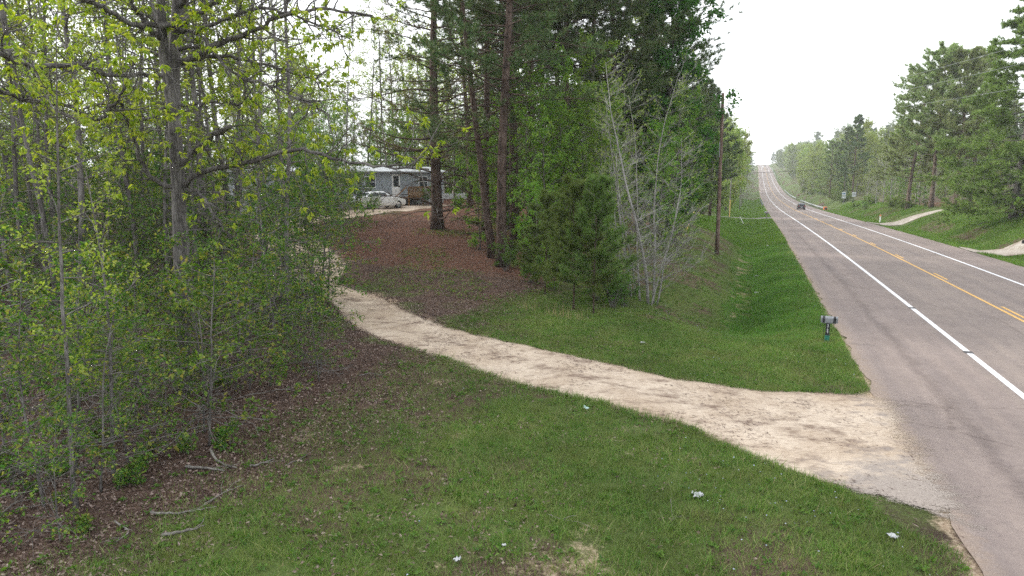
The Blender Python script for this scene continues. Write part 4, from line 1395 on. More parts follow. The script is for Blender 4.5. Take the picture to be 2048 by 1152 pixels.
row(10, 98, 118, 17, 30, [FBUSH], 'between the tall pines across the road', 'undergrowth between the tall pines', (.4, .9))
row(30, 150, 700, -150, -62, FMIX + FPINE, 'in the far left wood', 'far wood trees left of the road', (1.0, 1.3))

# ------------------------------------------------------------------ ground cover
rg = np.random.default_rng(99)


def scatter(n, box, test):
    s = rg.uniform(box[0], box[1], n)
    t = rg.uniform(box[2], box[3], n)
    X, Y = xy(s, t)
    keep = test(X, Y, s, t)
    return X[keep], Y[keep]


def blades(mb, X, Y, h, w, lean=.5):
    n = len(X)
    Zz = Z(X, Y) - .01
    a = rg.uniform(0, 2 * pi, n)
    hh = h * rg.uniform(.45, 1.35, n)
    l = rg.normal(0, lean, (n, 2)) * hh[:, None]
    S = np.stack([np.cos(a), np.sin(a), 0 * a], 1) * (w / 2 * rg.uniform(.7, 1.4, n))[:, None]
    B = np.stack([X, Y, Zz], 1)
    Tp = B + np.stack([l[:, 0], l[:, 1], hh], 1)
    V = np.stack([B - S, B + S, Tp], 1)
    mb.add(V.reshape(-1, 3), np.arange(3 * n).reshape(n, 3))


def visible(X, Y, m=120):
    dc = Y * cos(PITCH) + HCAM * sin(PITCH)
    u = X / dc * F + 1024
    v = 576 + F * ((HCAM * cos(PITCH) - Y * sin(PITCH)) / dc)
    return (Y > 6.5) & (u > -m) & (u < 2048 + m) & (v < 1152 + m)


def tufted(X, Y, sc=.35, lo=.45, seed=81):
    return vnoise(X / sc, Y / sc, seed) * .6 + vnoise(X / (sc * 3), Y / (sc * 3), seed + 1) * .4 > lo - .3 * rg.uniform(0, 1, len(X))


mb = MB()
X, Y = scatter(620000, (0, 24, -20.5, -7.2), lambda X, Y, s, t: visible(X, Y) & (rg.uniform(0, 1, len(X)) < grass_cover(X, Y) * .95))
k = ~inside_drive(X, Y) & tufted(X, Y)
X, Y = X[k], Y[k]
blades(mb, X, Y, .1, .011, .55)
q = rg.uniform(0, 1, (1500, 2)) * np.array([22, 12.6]) + np.array([1, -20])      # taller clumps that the mower missed
cx, cy_ = xy(q[:, 0], q[:, 1])
cx, cy_ = np.repeat(cx, 16) + rg.normal(0, .05, 24000), np.repeat(cy_, 16) + rg.normal(0, .05, 24000)
k = visible(cx, cy_) & ~inside_drive(cx, cy_) & (grass_cover(cx, cy_) > .45)
blades(mb, cx[k], cy_[k], .19, .013, .6)
# longer fringe along both edges of the drive and the pavement
e = DEDGE[rg.integers(0, len(DEDGE), 26000)] + rg.normal(0, .22, (26000, 2))
k = ~inside_drive(e[:, 0], e[:, 1])
s_, t_ = st(e[:, 0], e[:, 1])
k &= (t_ < TL - .1) & (t_ > -19.5) & (e[:, 1] < 40) & (grass_cover(e[:, 0], e[:, 1]) > .3)
blades(mb, e[k, 0], e[k, 1], .16, .013, .5)
g1 = tag(mb.build('grass', M['grass']), 'short patchy grass in the near corner between the woods and the sandy drive', 'grass', None, 'stuff')
mb = MB()
X, Y = scatter(520000, (16, 64, -18, -7.2), lambda X, Y, s, t: visible(X, Y) & (rg.uniform(0, 1, len(X)) < grass_cover(X, Y) * np.interp(Y, [15, 35, 60], [1, .75, .4])))
MBOX = hit(1655, 684)
k = ~inside_drive(X, Y) & (np.hypot(X - MBOX[0], Y - MBOX[1]) > .45)
X, Y = X[k], Y[k]
s_, t_ = st(X, Y)
low = (t_ > -11.4 + (fbm(X / 1.2, Y / 1.2, 47) - .5) * 1.4) & (s_ > 20)
lush = np.exp(-((t_ + 9.6) / 1.3) ** 2) * sstep(20, 26, s_)
low &= ~((np.abs(t_ + 10.9) < .75) & (fbm(X, Y, 71) > .52) & (s_ > 25) & (s_ < 60)) & tufted(X, Y, .6, .34, 87)
blades(mb, X[low], Y[low], (.08 + .14 * lush[low]) * (.6 + .8 * vnoise(X[low] / .7, Y[low] / .7, 88)), .017, .5)
bk = ~low & (tufted(X, Y, .45, .42, 85))
mb2 = MB()
blades(mb2, X[bk], Y[bk], .075, .016, .55)
tag(mb2.build('grass', M['grass']), 'short olive grass on the mown bank between the ditch and the knoll wood', 'grass', None, 'stuff')
tag(mb.build('grass', M['lush_grass']), 'lush green grass on the verge and ditch left of the road beyond the sandy drive', 'grass', None, 'stuff')
mb = MB()
X, Y = scatter(150000, (64, 150, -17, -7.2), lambda X, Y, s, t: visible(X, Y) & ((s < 122) | (s > 132)))
blades(mb, X, Y, .2, .05, .4)
X, Y = scatter(200000, (40, 200, 6.75, 17), lambda X, Y, s, t: visible(X, Y) & (rg.uniform(0, 1, len(X)) < grass_cover(X, Y)) & (abs(s - 63.5 + (t - 6.6) * .2) > 3.0) & (abs(s - 112) > np.interp(t, [6, 14, 20], [7, 5.5, 8])))
blades(mb, X, Y, .2, .045, .4)
X, Y = scatter(60000, (150, 330, -20, -7.2), lambda X, Y, s, t: visible(X, Y))
blades(mb, X, Y, .3, .12, .4)
tag(mb.build('grass', M['lush_grass']), 'green verge grass along both sides of the farther road', 'grass', None, 'stuff')
mb = MB()                                               # broad leaved weeds between the blades
q = rg.uniform(0, 1, (2600, 2)) * np.array([40, 13.0]) + np.array([1, -20.3])
cx, cy_ = xy(q[:, 0], q[:, 1])
k = visible(cx, cy_) & ~inside_drive(cx, cy_)
cx, cy_ = np.repeat(cx[k], 9), np.repeat(cy_[k], 9)
n = len(cx)
a = rg.uniform(0, 2 * pi, n)
leaves(mb, np.stack([cx + rg.normal(0, .03, n), cy_ + rg.normal(0, .03, n), Z(cx, cy_) + .03], 1), np.stack([np.cos(a), np.sin(a), rg.uniform(.05, .6, n)], 1), .09, .04, rg, 0, .2)
tag(mb.build('weeds', M['bush_leaf']), 'small broad leaved weeds scattered through the mown grass left of the road', 'weeds', None, 'stuff')
mb = MB()
X, Y = scatter(26000, (0, 60, -20, -7.3), lambda X, Y, s, t: visible(X, Y) & (rg.uniform(0, 1, len(X)) < .5 * sstep(.45, .65, fbm(X / 1.5, Y / 1.5, 96))))
k = ~inside_drive(X, Y)
blades(mb, X[k], Y[k], .15, .009, .7)
tag(mb.build('dry_grass', M['dry_grass']), 'dead straw coloured grass stalks among the green blades', 'grass', None, 'stuff')
mb = MB()
q = rg.uniform(0, 1, (5200, 2)) * np.array([30, 14.0]) + np.array([22, -30])
cx, cy_ = xy(q[:, 0], q[:, 1])
k = visible(cx, cy_) & ~inside_drive(cx, cy_) & (fbm(cx / 2.4, cy_ / 2.4, 66) > .52)
cx, cy_ = np.repeat(cx[k], 7), np.repeat(cy_[k], 7)
n = len(cx)
a = rg.uniform(0, 2 * pi, n)
leaves(mb, np.stack([cx + rg.normal(0, .1, n), cy_ + rg.normal(0, .1, n), Z(cx, cy_) + rg.uniform(.02, .16, n)], 1), np.stack([np.cos(a), np.sin(a), rg.uniform(0, .6, n)], 1), .09, .045, rg, 0, .2)
tag(mb.build('ground_cover', M['under_leaf']), 'thin low green ground cover on the brown foot of the knoll', 'ground cover', None, 'stuff')
# fallen leaves under the woods
mb = MB()
X, Y = scatter(520000, (0, 42, -48, -8), lambda X, Y, s, t: visible(X, Y) & (rg.uniform(0, 1, len(X)) < (.9 * sstep(-17.0, -20.5, t + (fbm(X / 2, Y / 2, 91) - .5) * 4) + .28 * sstep(-8.5, -16, t) * sstep(.38, .6, fbm(X / .9, Y / .9, 93)) * (s < 24)) * np.interp(Y, [8, 25, 45], [1, .6, .3])))
k = ~inside_drive(X, Y)
X, Y = X[k], Y[k]
n = len(X)
P = np.stack([X, Y, Z(X, Y) + rg.uniform(.005, .035, n)], 1)
a = rg.uniform(0, 2 * pi, n)
leaves(mb, P, np.stack([np.cos(a), np.sin(a), rg.normal(.1, .3, n)], 1), .075, .042, rg, 0, .25)
tag(mb.build('leaf_litter', M['dead_leaf']), 'brown fallen leaves covering the floor below the left woods', 'leaf litter', None, 'stuff')
# twigs and needles blown over the drive
mb = MB()
q = DRV[rg.integers(70, n0, 9000), rg.integers(0, NW, 9000)] + rg.normal(0, .25, (9000, 2))
k = inside_drive(q[:, 0], q[:, 1]) & (fbm(q[:, 0] / .9, q[:, 1] / .9, 95) > .53)
q = q[k]
n = len(q)
a = rg.normal(2.6, .6, n)
P = np.stack([q[:, 0], q[:, 1], Z(q[:, 0], q[:, 1]) + .024], 1)
leaves(mb, P, np.stack([np.cos(a), np.sin(a), 0 * a + .02], 1), .11, .014, rg, 0, .1)
tag(mb.build('pine_debris', M['dead_leaf']), 'brown twigs and needles strewn over the pale sandy drive', 'debris', None, 'stuff')
mb = MB()
X, Y = scatter(9000, (3, 30, -18, -7.4), lambda X, Y, s, t: visible(X, Y) & (fbm(X / 2.5, Y / 2.5, 97) > .6) & (rg.uniform(0, 1, len(X)) < .14))
k = ~inside_drive(X, Y)
X, Y = X[k], Y[k]
n = len(X)
a = rg.uniform(0, 2 * pi, n)
leaves(mb, np.stack([X, Y, Z(X, Y) + rg.uniform(.03, .09, n)], 1), np.stack([np.cos(a), np.sin(a), 0 * a + .1], 1), .035, .03, rg, 0, .1)
tag(mb.build('wild_flowers', M['flower']), 'tiny pale wild flowers dotted through the roadside grass', 'flowers', None, 'stuff')
mb = MB()
for u, Y in [(1103, 25.4), (1140, 24.8), (1120, 25.1), (1060, 26), (1160, 24.6)]:
    p = at(u, Y)
    blades(mb, p[0] + rg.normal(0, .15, 14), p[1] + rg.normal(0, .15, 14), .55, .012, .3)
tag(mb.build('dry_grass', M['dry_grass']), 'straw coloured dry grass stalks in front of the young pines', 'grass', None, 'stuff')

# ------------------------------------------------------------------ made things
M['galv'] = plain('galvanised steel', (.2, .21, .225), .55, .4, .25, .25, 6)
M['galv_pale'] = plain('weathered guardrail', (.5, .53, .54), .6, .4, .1, .1, 3)
M['black_plastic'] = plain('black plastic', (.015, .016, .018), .5, .4)
M['green_steel'] = plain('green painted steel', (.02, .16, .11), .55, .4, 0, .2, 14)
M['white_vinyl'] = plain('white vinyl', (.82, .83, .84), .5, .4, 0, .05, 5)
M['pole_wood'] = bark_mat('weathered pole timber', (.09, .06, .048), (.17, .115, .092), (.27, .2, .17), 9, .06)
M['grey_pole'] = bark_mat('grey pole timber', (.16, .145, .135), (.25, .235, .22), (.34, .32, .3), 9, .06)
M['wire'] = plain('aluminium wire', (.4, .41, .43), .4, .5, .5, .05)
M['dark_wire'] = plain('black cable', (.03, .03, .035), .5, .4)
M['yellow_plastic'] = plain('yellow guy guard', (.6, .42, .1), .6, .3, 0, .12)
M['siding'] = plain('pale blue grey siding', (.33, .37, .41), .6, .3, 0, .08, 2)
M['roof_metal'] = plain('white coated metal roof', (.42, .44, .46), .5, .4, .1, .1, 1.5)
M['skirt'] = plain('grey skirting', (.3, .31, .32), .8, .2, 0, .2, 3)
M['deck_wood'] = bark_mat('stained porch timber', (.13, .065, .025), (.25, .135, .055), (.36, .22, .1), 8, .12)
M['glass'] = plain('dark window glass', (.035, .045, .055), .12, .6, 0, .05)
M['car_white'] = plain('white car paint', (.78, .79, .8), .25, .6, 0, .03, 2)
M['car_black'] = plain('black car paint', (.014, .016, .022), .22, .6, 0, .1, 2)
M['rubber'] = plain('tyre rubber', (.02, .02, .021), .85, .2)
M['rim'] = plain('alloy rim', (.35, .36, .38), .35, .5, .7, .1)
M['tail'] = plain('red lamp lens', (.45, .015, .012), .25, .5)
M['plate'] = plain('number plate', (.6, .62, .66), .5, .4)
M['sign_white'] = plain('sign face', (.5, .52, .54), .5, .4, 0, .06)
M['sign_blue'] = plain('blue sign face', (.06, .17, .3), .5, .4, 0, .08)
M['sign_green'] = plain('green sign face', (.03, .2, .12), .5, .4, 0, .08)
M['orange'] = plain('orange marker', (.75, .2, .06), .5, .4, 0, .1)
M['litter_white'] = plain('crumpled white plastic', (.42, .43, .45), .5, .4, 0, .06)
M['glass_green'] = plain('pale bottle plastic', (.4, .55, .52), .2, .5, 0, .1)
M['concrete'] = plain('concrete', (.4, .39, .37), .9, .2, 0, .2, 5)


def lathe(mb, prof, axis_o, axis, k=16, m=0):
    """revolve (radius, height) pairs round an axis"""
    axis = unit(axis)
    ref = np.array([0, 0, 1.0]) if abs(axis[2]) < .9 else np.array([1.0, 0, 0])
    A_ = unit(np.cross(axis, ref))
    B_ = np.cross(axis, A_)
    th = np.arange(k) * 2 * pi / k
    V = np.array([[np.array(axis_o) + axis * h + r * (cos(a) * A_ + sin(a) * B_) for a in th] for r, h in prof])
    n = len(prof)
    i = np.arange(n - 1)[:, None] * k
    j = np.arange(k)[None, :]
    j2 = (j + 1) % k
    mb.add(V.reshape(-1, 3), np.stack([i + j, i + j2, i + k + j2, i + k + j], -1).reshape(-1, 4), m)


# ---- mailbox with the house number on its post
def mailbox():
    p = hit(1655, 684)
    yaw = -radians(24)                                  # box axis square to the road, door towards it
    o = empty('mailbox', (p[0], p[1], p[2] + .05), yaw, 'silver grey mailbox with black bands on a green post numbered 4769', 'mailbox')
    b = MB()
    o.scale = (.88, .88, .88)
    L_, r, zb = .56, .105, .72                           # half cylinder on a box
    prof = [(-r, 0), (r, 0)] + [(r * cos(a), .14 + r * sin(a)) for a in np.linspace(0, pi, 11)]
    def shell(b, x0, x1, grow, m=0):
        pr = np.array([(y * (1 + grow / r), zb + z * (1 + grow / .25) - grow * .5) for y, z in prof])
        n = len(pr)
        V = np.vstack([np.column_stack([np.full(n, x0), pr]), np.column_stack([np.full(n, x1), pr])])
        q = np.arange(n)
        b.add(V, np.stack([q, (q + 1) % n, (q + 1) % n + n, q + n], -1), m)
        cc = [np.mean(V[:n], 0), np.mean(V[n:], 0)]
        b.add(np.vstack([V[:n], cc[0]]), [(a, n, (a + 1) % n) for a in range(n)], m)
        b.add(np.vstack([V[n:], cc[1]]), [(a, (a + 1) % n, n) for a in range(n)], m)
    shell(b, -.27, .29, 0)
    b.build('box', M['galv'], o, False)
    for x0, x1 in ((-.235, -.15), (.15, .235)):
        b = MB(); shell(b, x0, x1, .004); b.build('band', M['black_plastic'], o)
    b = MB(); shell(b, .292, .31, .006); b.build('door', M['galv'], o)
    b = MB(); shell(b, -.30, -.272, .004); b.build('end_cap', M['galv'], o)
    b = MB()
    b.box((.17, -.115, .82), (.03, .008, .17)); b.box((.2, -.116, .89), (.09, .008, .05))
    b.build('flag', M['black_plastic'], o)
    b = MB(); b.box((0, 0, .705), (.5, .18, .025)); b.build('shelf', M['galv'], o)
    b = MB()
    b.box((-.03, 0, .33), (.15, .09, .72))
    post = b.build('post', M['black_plastic'], o)
    b = MB(); b.box((-.03, 0, .08), (.17, .11, .28)); b.box((-.03, 0, .225), (.185, .125, .02), 1)
    b.build('post_sleeve', [M['green_steel'], M['black_plastic']], o)
    for q, ch in enumerate('4769'):
        cu = bpy.data.curves.new('digit', 'FONT')
        cu.body = ch
        cu.size, cu.align_x, cu.align_y, cu.extrude, cu.offset = .108, 'CENTER', 'CENTER', .003, 0.0
        tmp = bpy.data.objects.new('digit', cu)
        COL.objects.link(tmp)
        bpy.context.view_layer.update()
        me = bpy.data.meshes.new_from_object(tmp)
        bpy.data.objects.remove(tmp)
        me.materials.clear()
        me.materials.append(M['white_vinyl'])
        dg = link('digit', me, post)
        dg.location = (-.03, -.049, .62 - q * .095)
        dg.rotation_euler = (pi / 2, 0, 0)
    b = MB()
    b.tube([(-.16, 0, .66), (-.17, .0, .3), (-.15, 0, -.05)], .008, 5)
    b.tube([(-.29, -.06, .65), (-.30, -.06, .52)], .012, 5)
    b.build('bracket', M['black_plastic'], o)


mailbox()


# ---- utility poles and wires
def pole_thing(name, pos, H, r, mat, lab, group=None, arm=0.0, guard=False, lean=(0, 0), yaw=0.0):
    o = empty(name, tuple(pos), yaw, lab, 'pole', group)
    o.rotation_euler = (lean[0], lean[1], yaw)
    b = MB()
    b.tube(np.column_stack([np.zeros(6), np.zeros(6), np.linspace(-.3, H, 6)]), np.linspace(r, r * .66, 6), 10)
    b.build('post', mat, o, True)
    if arm:
        b = MB(); b.box((0, -r, H - .35), (arm, .09, .11)); b.build('crossarm', mat, o)
        for x in (-arm * .45, arm * .45, arm * .2):
            b = MB(); lathe(b, [(.0, .12), (.035, .12), (.05, .05), (.03, 0), (.03, -.04)], (x, -r, H - .26), (0, 0, 1), 8); b.build('insulator', M['glass'], o)
    else:
        for z in (H - 1.9, H - 2.15, H - 2.4):
            b = MB(); lathe(b, [(0, -.06), (.05, -.05), (.035, 0), (.05, .05), (0, .06)], (r + .04, 0, z), (1, 0, 0), 8); b.build('insulator', M['glass'], o)
        b = MB(); b.box((-r * .8 - .01, -.1, H * .66), (.05, .05, 1.1)); b.build('conduit', M['galv'], o)
    if guard:
        b = MB(); b.tube([(.06, -r - .03, -.1), (.05, -r - .03, 3.2)], .07, 8); b.build('guard', M['yellow_plastic'], o)
    return o


P1 = at(1434, 50)
H1 = float(W(1430, 186, 50)[2] - P1[2])
pole_thing('utility_pole', P1, H1, .155, M['pole_wood'], 'brown wooden utility pole standing alone in the grass left of the ditch', None, 0, False, (0, -.012))
P2x, P2y = 44.0, 41.0
P2 = np.array([P2x, P2y, float(Z(P2x, P2y))])
H2 = float(17.6 - P2[2])
pole_thing('utility_pole', P2, H2, .17, M['grey_pole'], 'tall utility pole outside the right edge that carries the wires over the road', None, 0)


def wire(a, b_, sag, r, mat, lab, group=None):
    a, b_ = np.array(a, dtype=float), np.array(b_, dtype=float)
    f = np.linspace(0, 1, 40)[:, None]
    P = a + (b_ - a) * f
    P[:, 2] -= (4 * sag * f * (1 - f))[:, 0]
    m = MB()
    m.tube(P, r, 5)
    tag(m.build('overhead_wire', mat, None, True), lab, 'wire', group)


for q, (za, zb, sag, lab) in enumerate([(H1 - 1.9, 17.3, .5, 'thin overhead wire crossing the white sky to the right, uppermost of three'), (H1 - 2.15, 15.5, .5, 'pale overhead wire crossing the sky to the right, middle one of three'), (H1 - 2.4, 13.3, .6, 'pale overhead wire crossing in front of the tall pines, lowest of three')]):
    wire((P1[0] + .15, P1[1], P1[2] + za), (P2[0], P2[1], zb), sag, .009, M['wire'], lab)
wire((P1[0] + .15, P1[1], 5.45), (P2[0], P2[1], 7.4), .15, .012, M['dark_wire'], 'single dark cable crossing low above the far road')
far_poles = []
for q, (s, t) in enumerate([(131, -14.5), (192, -13.8), (226, -14), (262, -14), (310, -13.5), (375, -13.5)]):
    X, Y = xy(s, t)
    pz = float(Z(X, Y))
    lab = 'grey pole with crossarm and yellow base guard beside the asphalt side drive' if q == 0 else 'slim grey pole in the line of poles left of the far road'
    pole_thing('utility_pole', (X, Y, pz), 9.3 if q == 0 else 9.6, .14, M['grey_pole'], lab, None if q == 0 else 'grey poles left of the far road', 2.6 if q < 2 else 1.8, q == 0, (0, 0), -RA)
    far_poles.append(np.array([X, Y, pz + 9.0]))
for q in range(len(far_poles) - 1):
    wire(far_poles[q], far_poles[q + 1], .8, .014, M['dark_wire'], 'dark line strung between the grey poles left of the far road', 'lines between the far poles')
wire((P1[0], P1[1], P1[2] + H1 - 2.2), far_poles[0], 1.2, .014, M['wire'], 'thin line running from the brown utility pole to the first grey pole')


# ---- guardrails, signs, posts, other mailboxes
def guardrail(name, s0, s1, t, lab, mat, face):
    X, Y = xy(s0, t)
    base = np.array([X, Y, zr(s0)])
    o = empty(name, tuple(base), 0, lab, 'guardrail')
    S = np.arange(s0, s1 + .1, 4.0)
    P = np.array([np.append(np.array(xy(s, t)), zr(s) + .0) for s in S]) - base
    prof = [(-.02, .45), (.05, .5), (.05, .55), (-.02, .6), (.05, .66), (.05, .71), (-.02, .76)]
    nrm = np.array([N0, N1, 0]) * face
    V = np.array([[p + nrm * a + np.array([0, 0, z]) for a, z in prof] for p in P])
    V2 = V - nrm * .012
    n, k = V.shape[:2]
    i = np.arange(n - 1)[:, None] * k
    j = np.arange(k - 1)[None, :]
    Q = np.stack([i + j, i + j + 1, i + k + j + 1, i + k + j], -1).reshape(-1, 4)
    b = MB(); b.add(V.reshape(-1, 3), Q); b.add(V2.reshape(-1, 3), Q[:, ::-1]); b.build('rail', mat, o)
    me = None
    for p in P[:: max(1, len(P) // 14)]:
        if me is None:
            b = MB(); b.box((0, 0, .2), (.15, .15, 1.1)); me = b.mesh('post', M['grey_pole'])
        q = link('post', me, o)
        q.location = tuple(p - nrm * .11)


guardrail('guardrail', 196, 292, TR + .5, 'long pale steel guardrail right of the road ahead of the dark car', M['galv_pale'], -1)
guardrail('guardrail', 322, 450, TR + .5, 'middle guardrail right of the road in the dip', M['galv_pale'], -1)
guardrail('guardrail', 640, 880, TR + .5, 'far guardrail right of the road up the slope', M['galv_pale'], -1)
guardrail('guardrail', 222, 300, TL - .5, 'bluish guardrail on the left edge of the dipping road', M['sign_blue'], 1)
X, Y = xy(193, TR + .9)
o = empty('guardrail_end', (X, Y, float(zr(193))), -RA, 'orange striped cushion at the near end of the long guardrail', 'crash cushion')
for q in range(3):
    b = MB(); b.box((.0, q * .9, .45), (.75, .8, .75), 0, 0, .93); b.build('cushion_cell', M['orange'], o)
b = MB(); b.box((0, -.46, .5), (.6, .05, .6)); b.build('nose_plate', M['black_plastic'], o)


def sign(pos, w, h, zc, mats, lab, lines=(), extra=None, yaw=-RA):
    o = empty('road_sign', tuple(pos), yaw, lab, 'sign')
    b = MB(); b.box((0, .03, zc / 2 - .1), (.06, .04, zc + h + .2 - .1)); b.build('post', M['galv'], o)
    b = MB(); b.box((0, 0, zc), (w, .015, h)); pn = b.build('panel', mats[0], o)
    for z, wd, hh in lines:
        b = MB(); b.box((0, -.0105, zc + z), (wd, .004, hh)); b.build('bar', mats[1], pn)
    if extra:
        b = MB(); b.box((0, 0, zc + extra[0]), (extra[1], .015, extra[2])); b.build('plaque', extra[3], o)
    return o


X, Y = xy(199, 12.3)
sign((X, Y, float(Z(X, Y))), 1.0, 1.0, 3.1, (M['sign_white'], M['sign_blue']), 'white route marker sign with blue plate above green foliage right of the guardrail', [(0, .7, .3)], (-.95, 1.0, .55, M['sign_white']))
X, Y = xy(190, 13.6)
sign((X, Y, float(Z(X, Y))), .95, 1.2, 2.4, (M['sign_white'], M['skirt']), 'plain white square sign between the bushes right of the road', [(.25, .6, .08), (-.05, .65, .25)])
X, Y = xy(121, 9.2)
o = empty('marker_post', (X, Y, float(Z(X, Y))), 0, 'short white marker post with orange top on the right verge', 'post')
b = MB(); b.box((0, 0, .45), (.16, .12, 1.3)); b.build('post', M['white_vinyl'], o)
b = MB(); b.box((0, 0, 1.2), (.17, .13, .22)); b.build('cap', M['orange'], o)


def small_mailbox(pos, yaw, mat, lab, H=1.0):
    o = empty('mailbox', tuple(pos), yaw, lab, 'mailbox')
    b = MB()
    r, z0, n = .13, H, 9
    pr = np.array([(-r, z0), (r, z0)] + [(r * cos(a), z0 + .16 + r * sin(a)) for a in np.linspace(0, pi, n)])
    k = len(pr)
    V = np.vstack([np.column_stack([np.full(k, -.3), pr]), np.column_stack([np.full(k, .3), pr])])
    q = np.arange(k)
    b.add(V, np.stack([q, (q + 1) % k, (q + 1) % k + k, q + k], -1))
    for e, f0 in ((0, 1), (k, -1)):
        c = V[e:e + k].mean(0)
        b.add(np.vstack([V[e:e + k], c]), [(a, k, (a + 1) % k)[::f0] for a in range(k)])
    b.build('box', mat, o)
    b = MB(); b.box((0, 0, H / 2 - .05), (.1, .1, H + .1)); b.build('post', M['grey_pole'], o)
    b = MB(); b.box((0, -.145, H + .2), (.2, .01, .06)); b.build('flag', M['tail'], o)


X, Y = xy(122, TL - .9)
small_mailbox((X, Y, float(Z(X, Y))), -RA, M['galv'], 'grey mailbox on the left shoulder by the asphalt side drive')
X, Y = xy(123.5, TL - 1.0)
small_mailbox((X, Y, float(Z(X, Y))), -RA, M['skirt'], 'second darker mailbox just beyond the grey one by the side drive')
p = hit(2050, 506)
small_mailbox((p[0], p[1], p[2]), -RA + .5, M['black_plastic'], 'dark mailbox at the right picture edge by the pale drive', .75)
a, c = W(1375, 447, 57), W(1388, 425, 57)
m = MB()
ga = at(1373, 57)
m.tube([ga - np.array([0, 0, .1]), ga + np.array([.6, .1, 1.5])], .035, 6)
tag(m.build('guy_marker', M['yellow_plastic']), 'slanting yellow guy wire guard on the bank left of the brown pole', 'guy guard')
g = hit(1488, 449)
m = MB()
m.tube([g - np.array([0, 0, .1]), g + np.array([-.65, .2, 1.25])], .05, 6)
tag(m.build('guy_marker', M['white_vinyl']), 'slanting white guy guard in the grass below the asphalt side drive', 'guy guard')


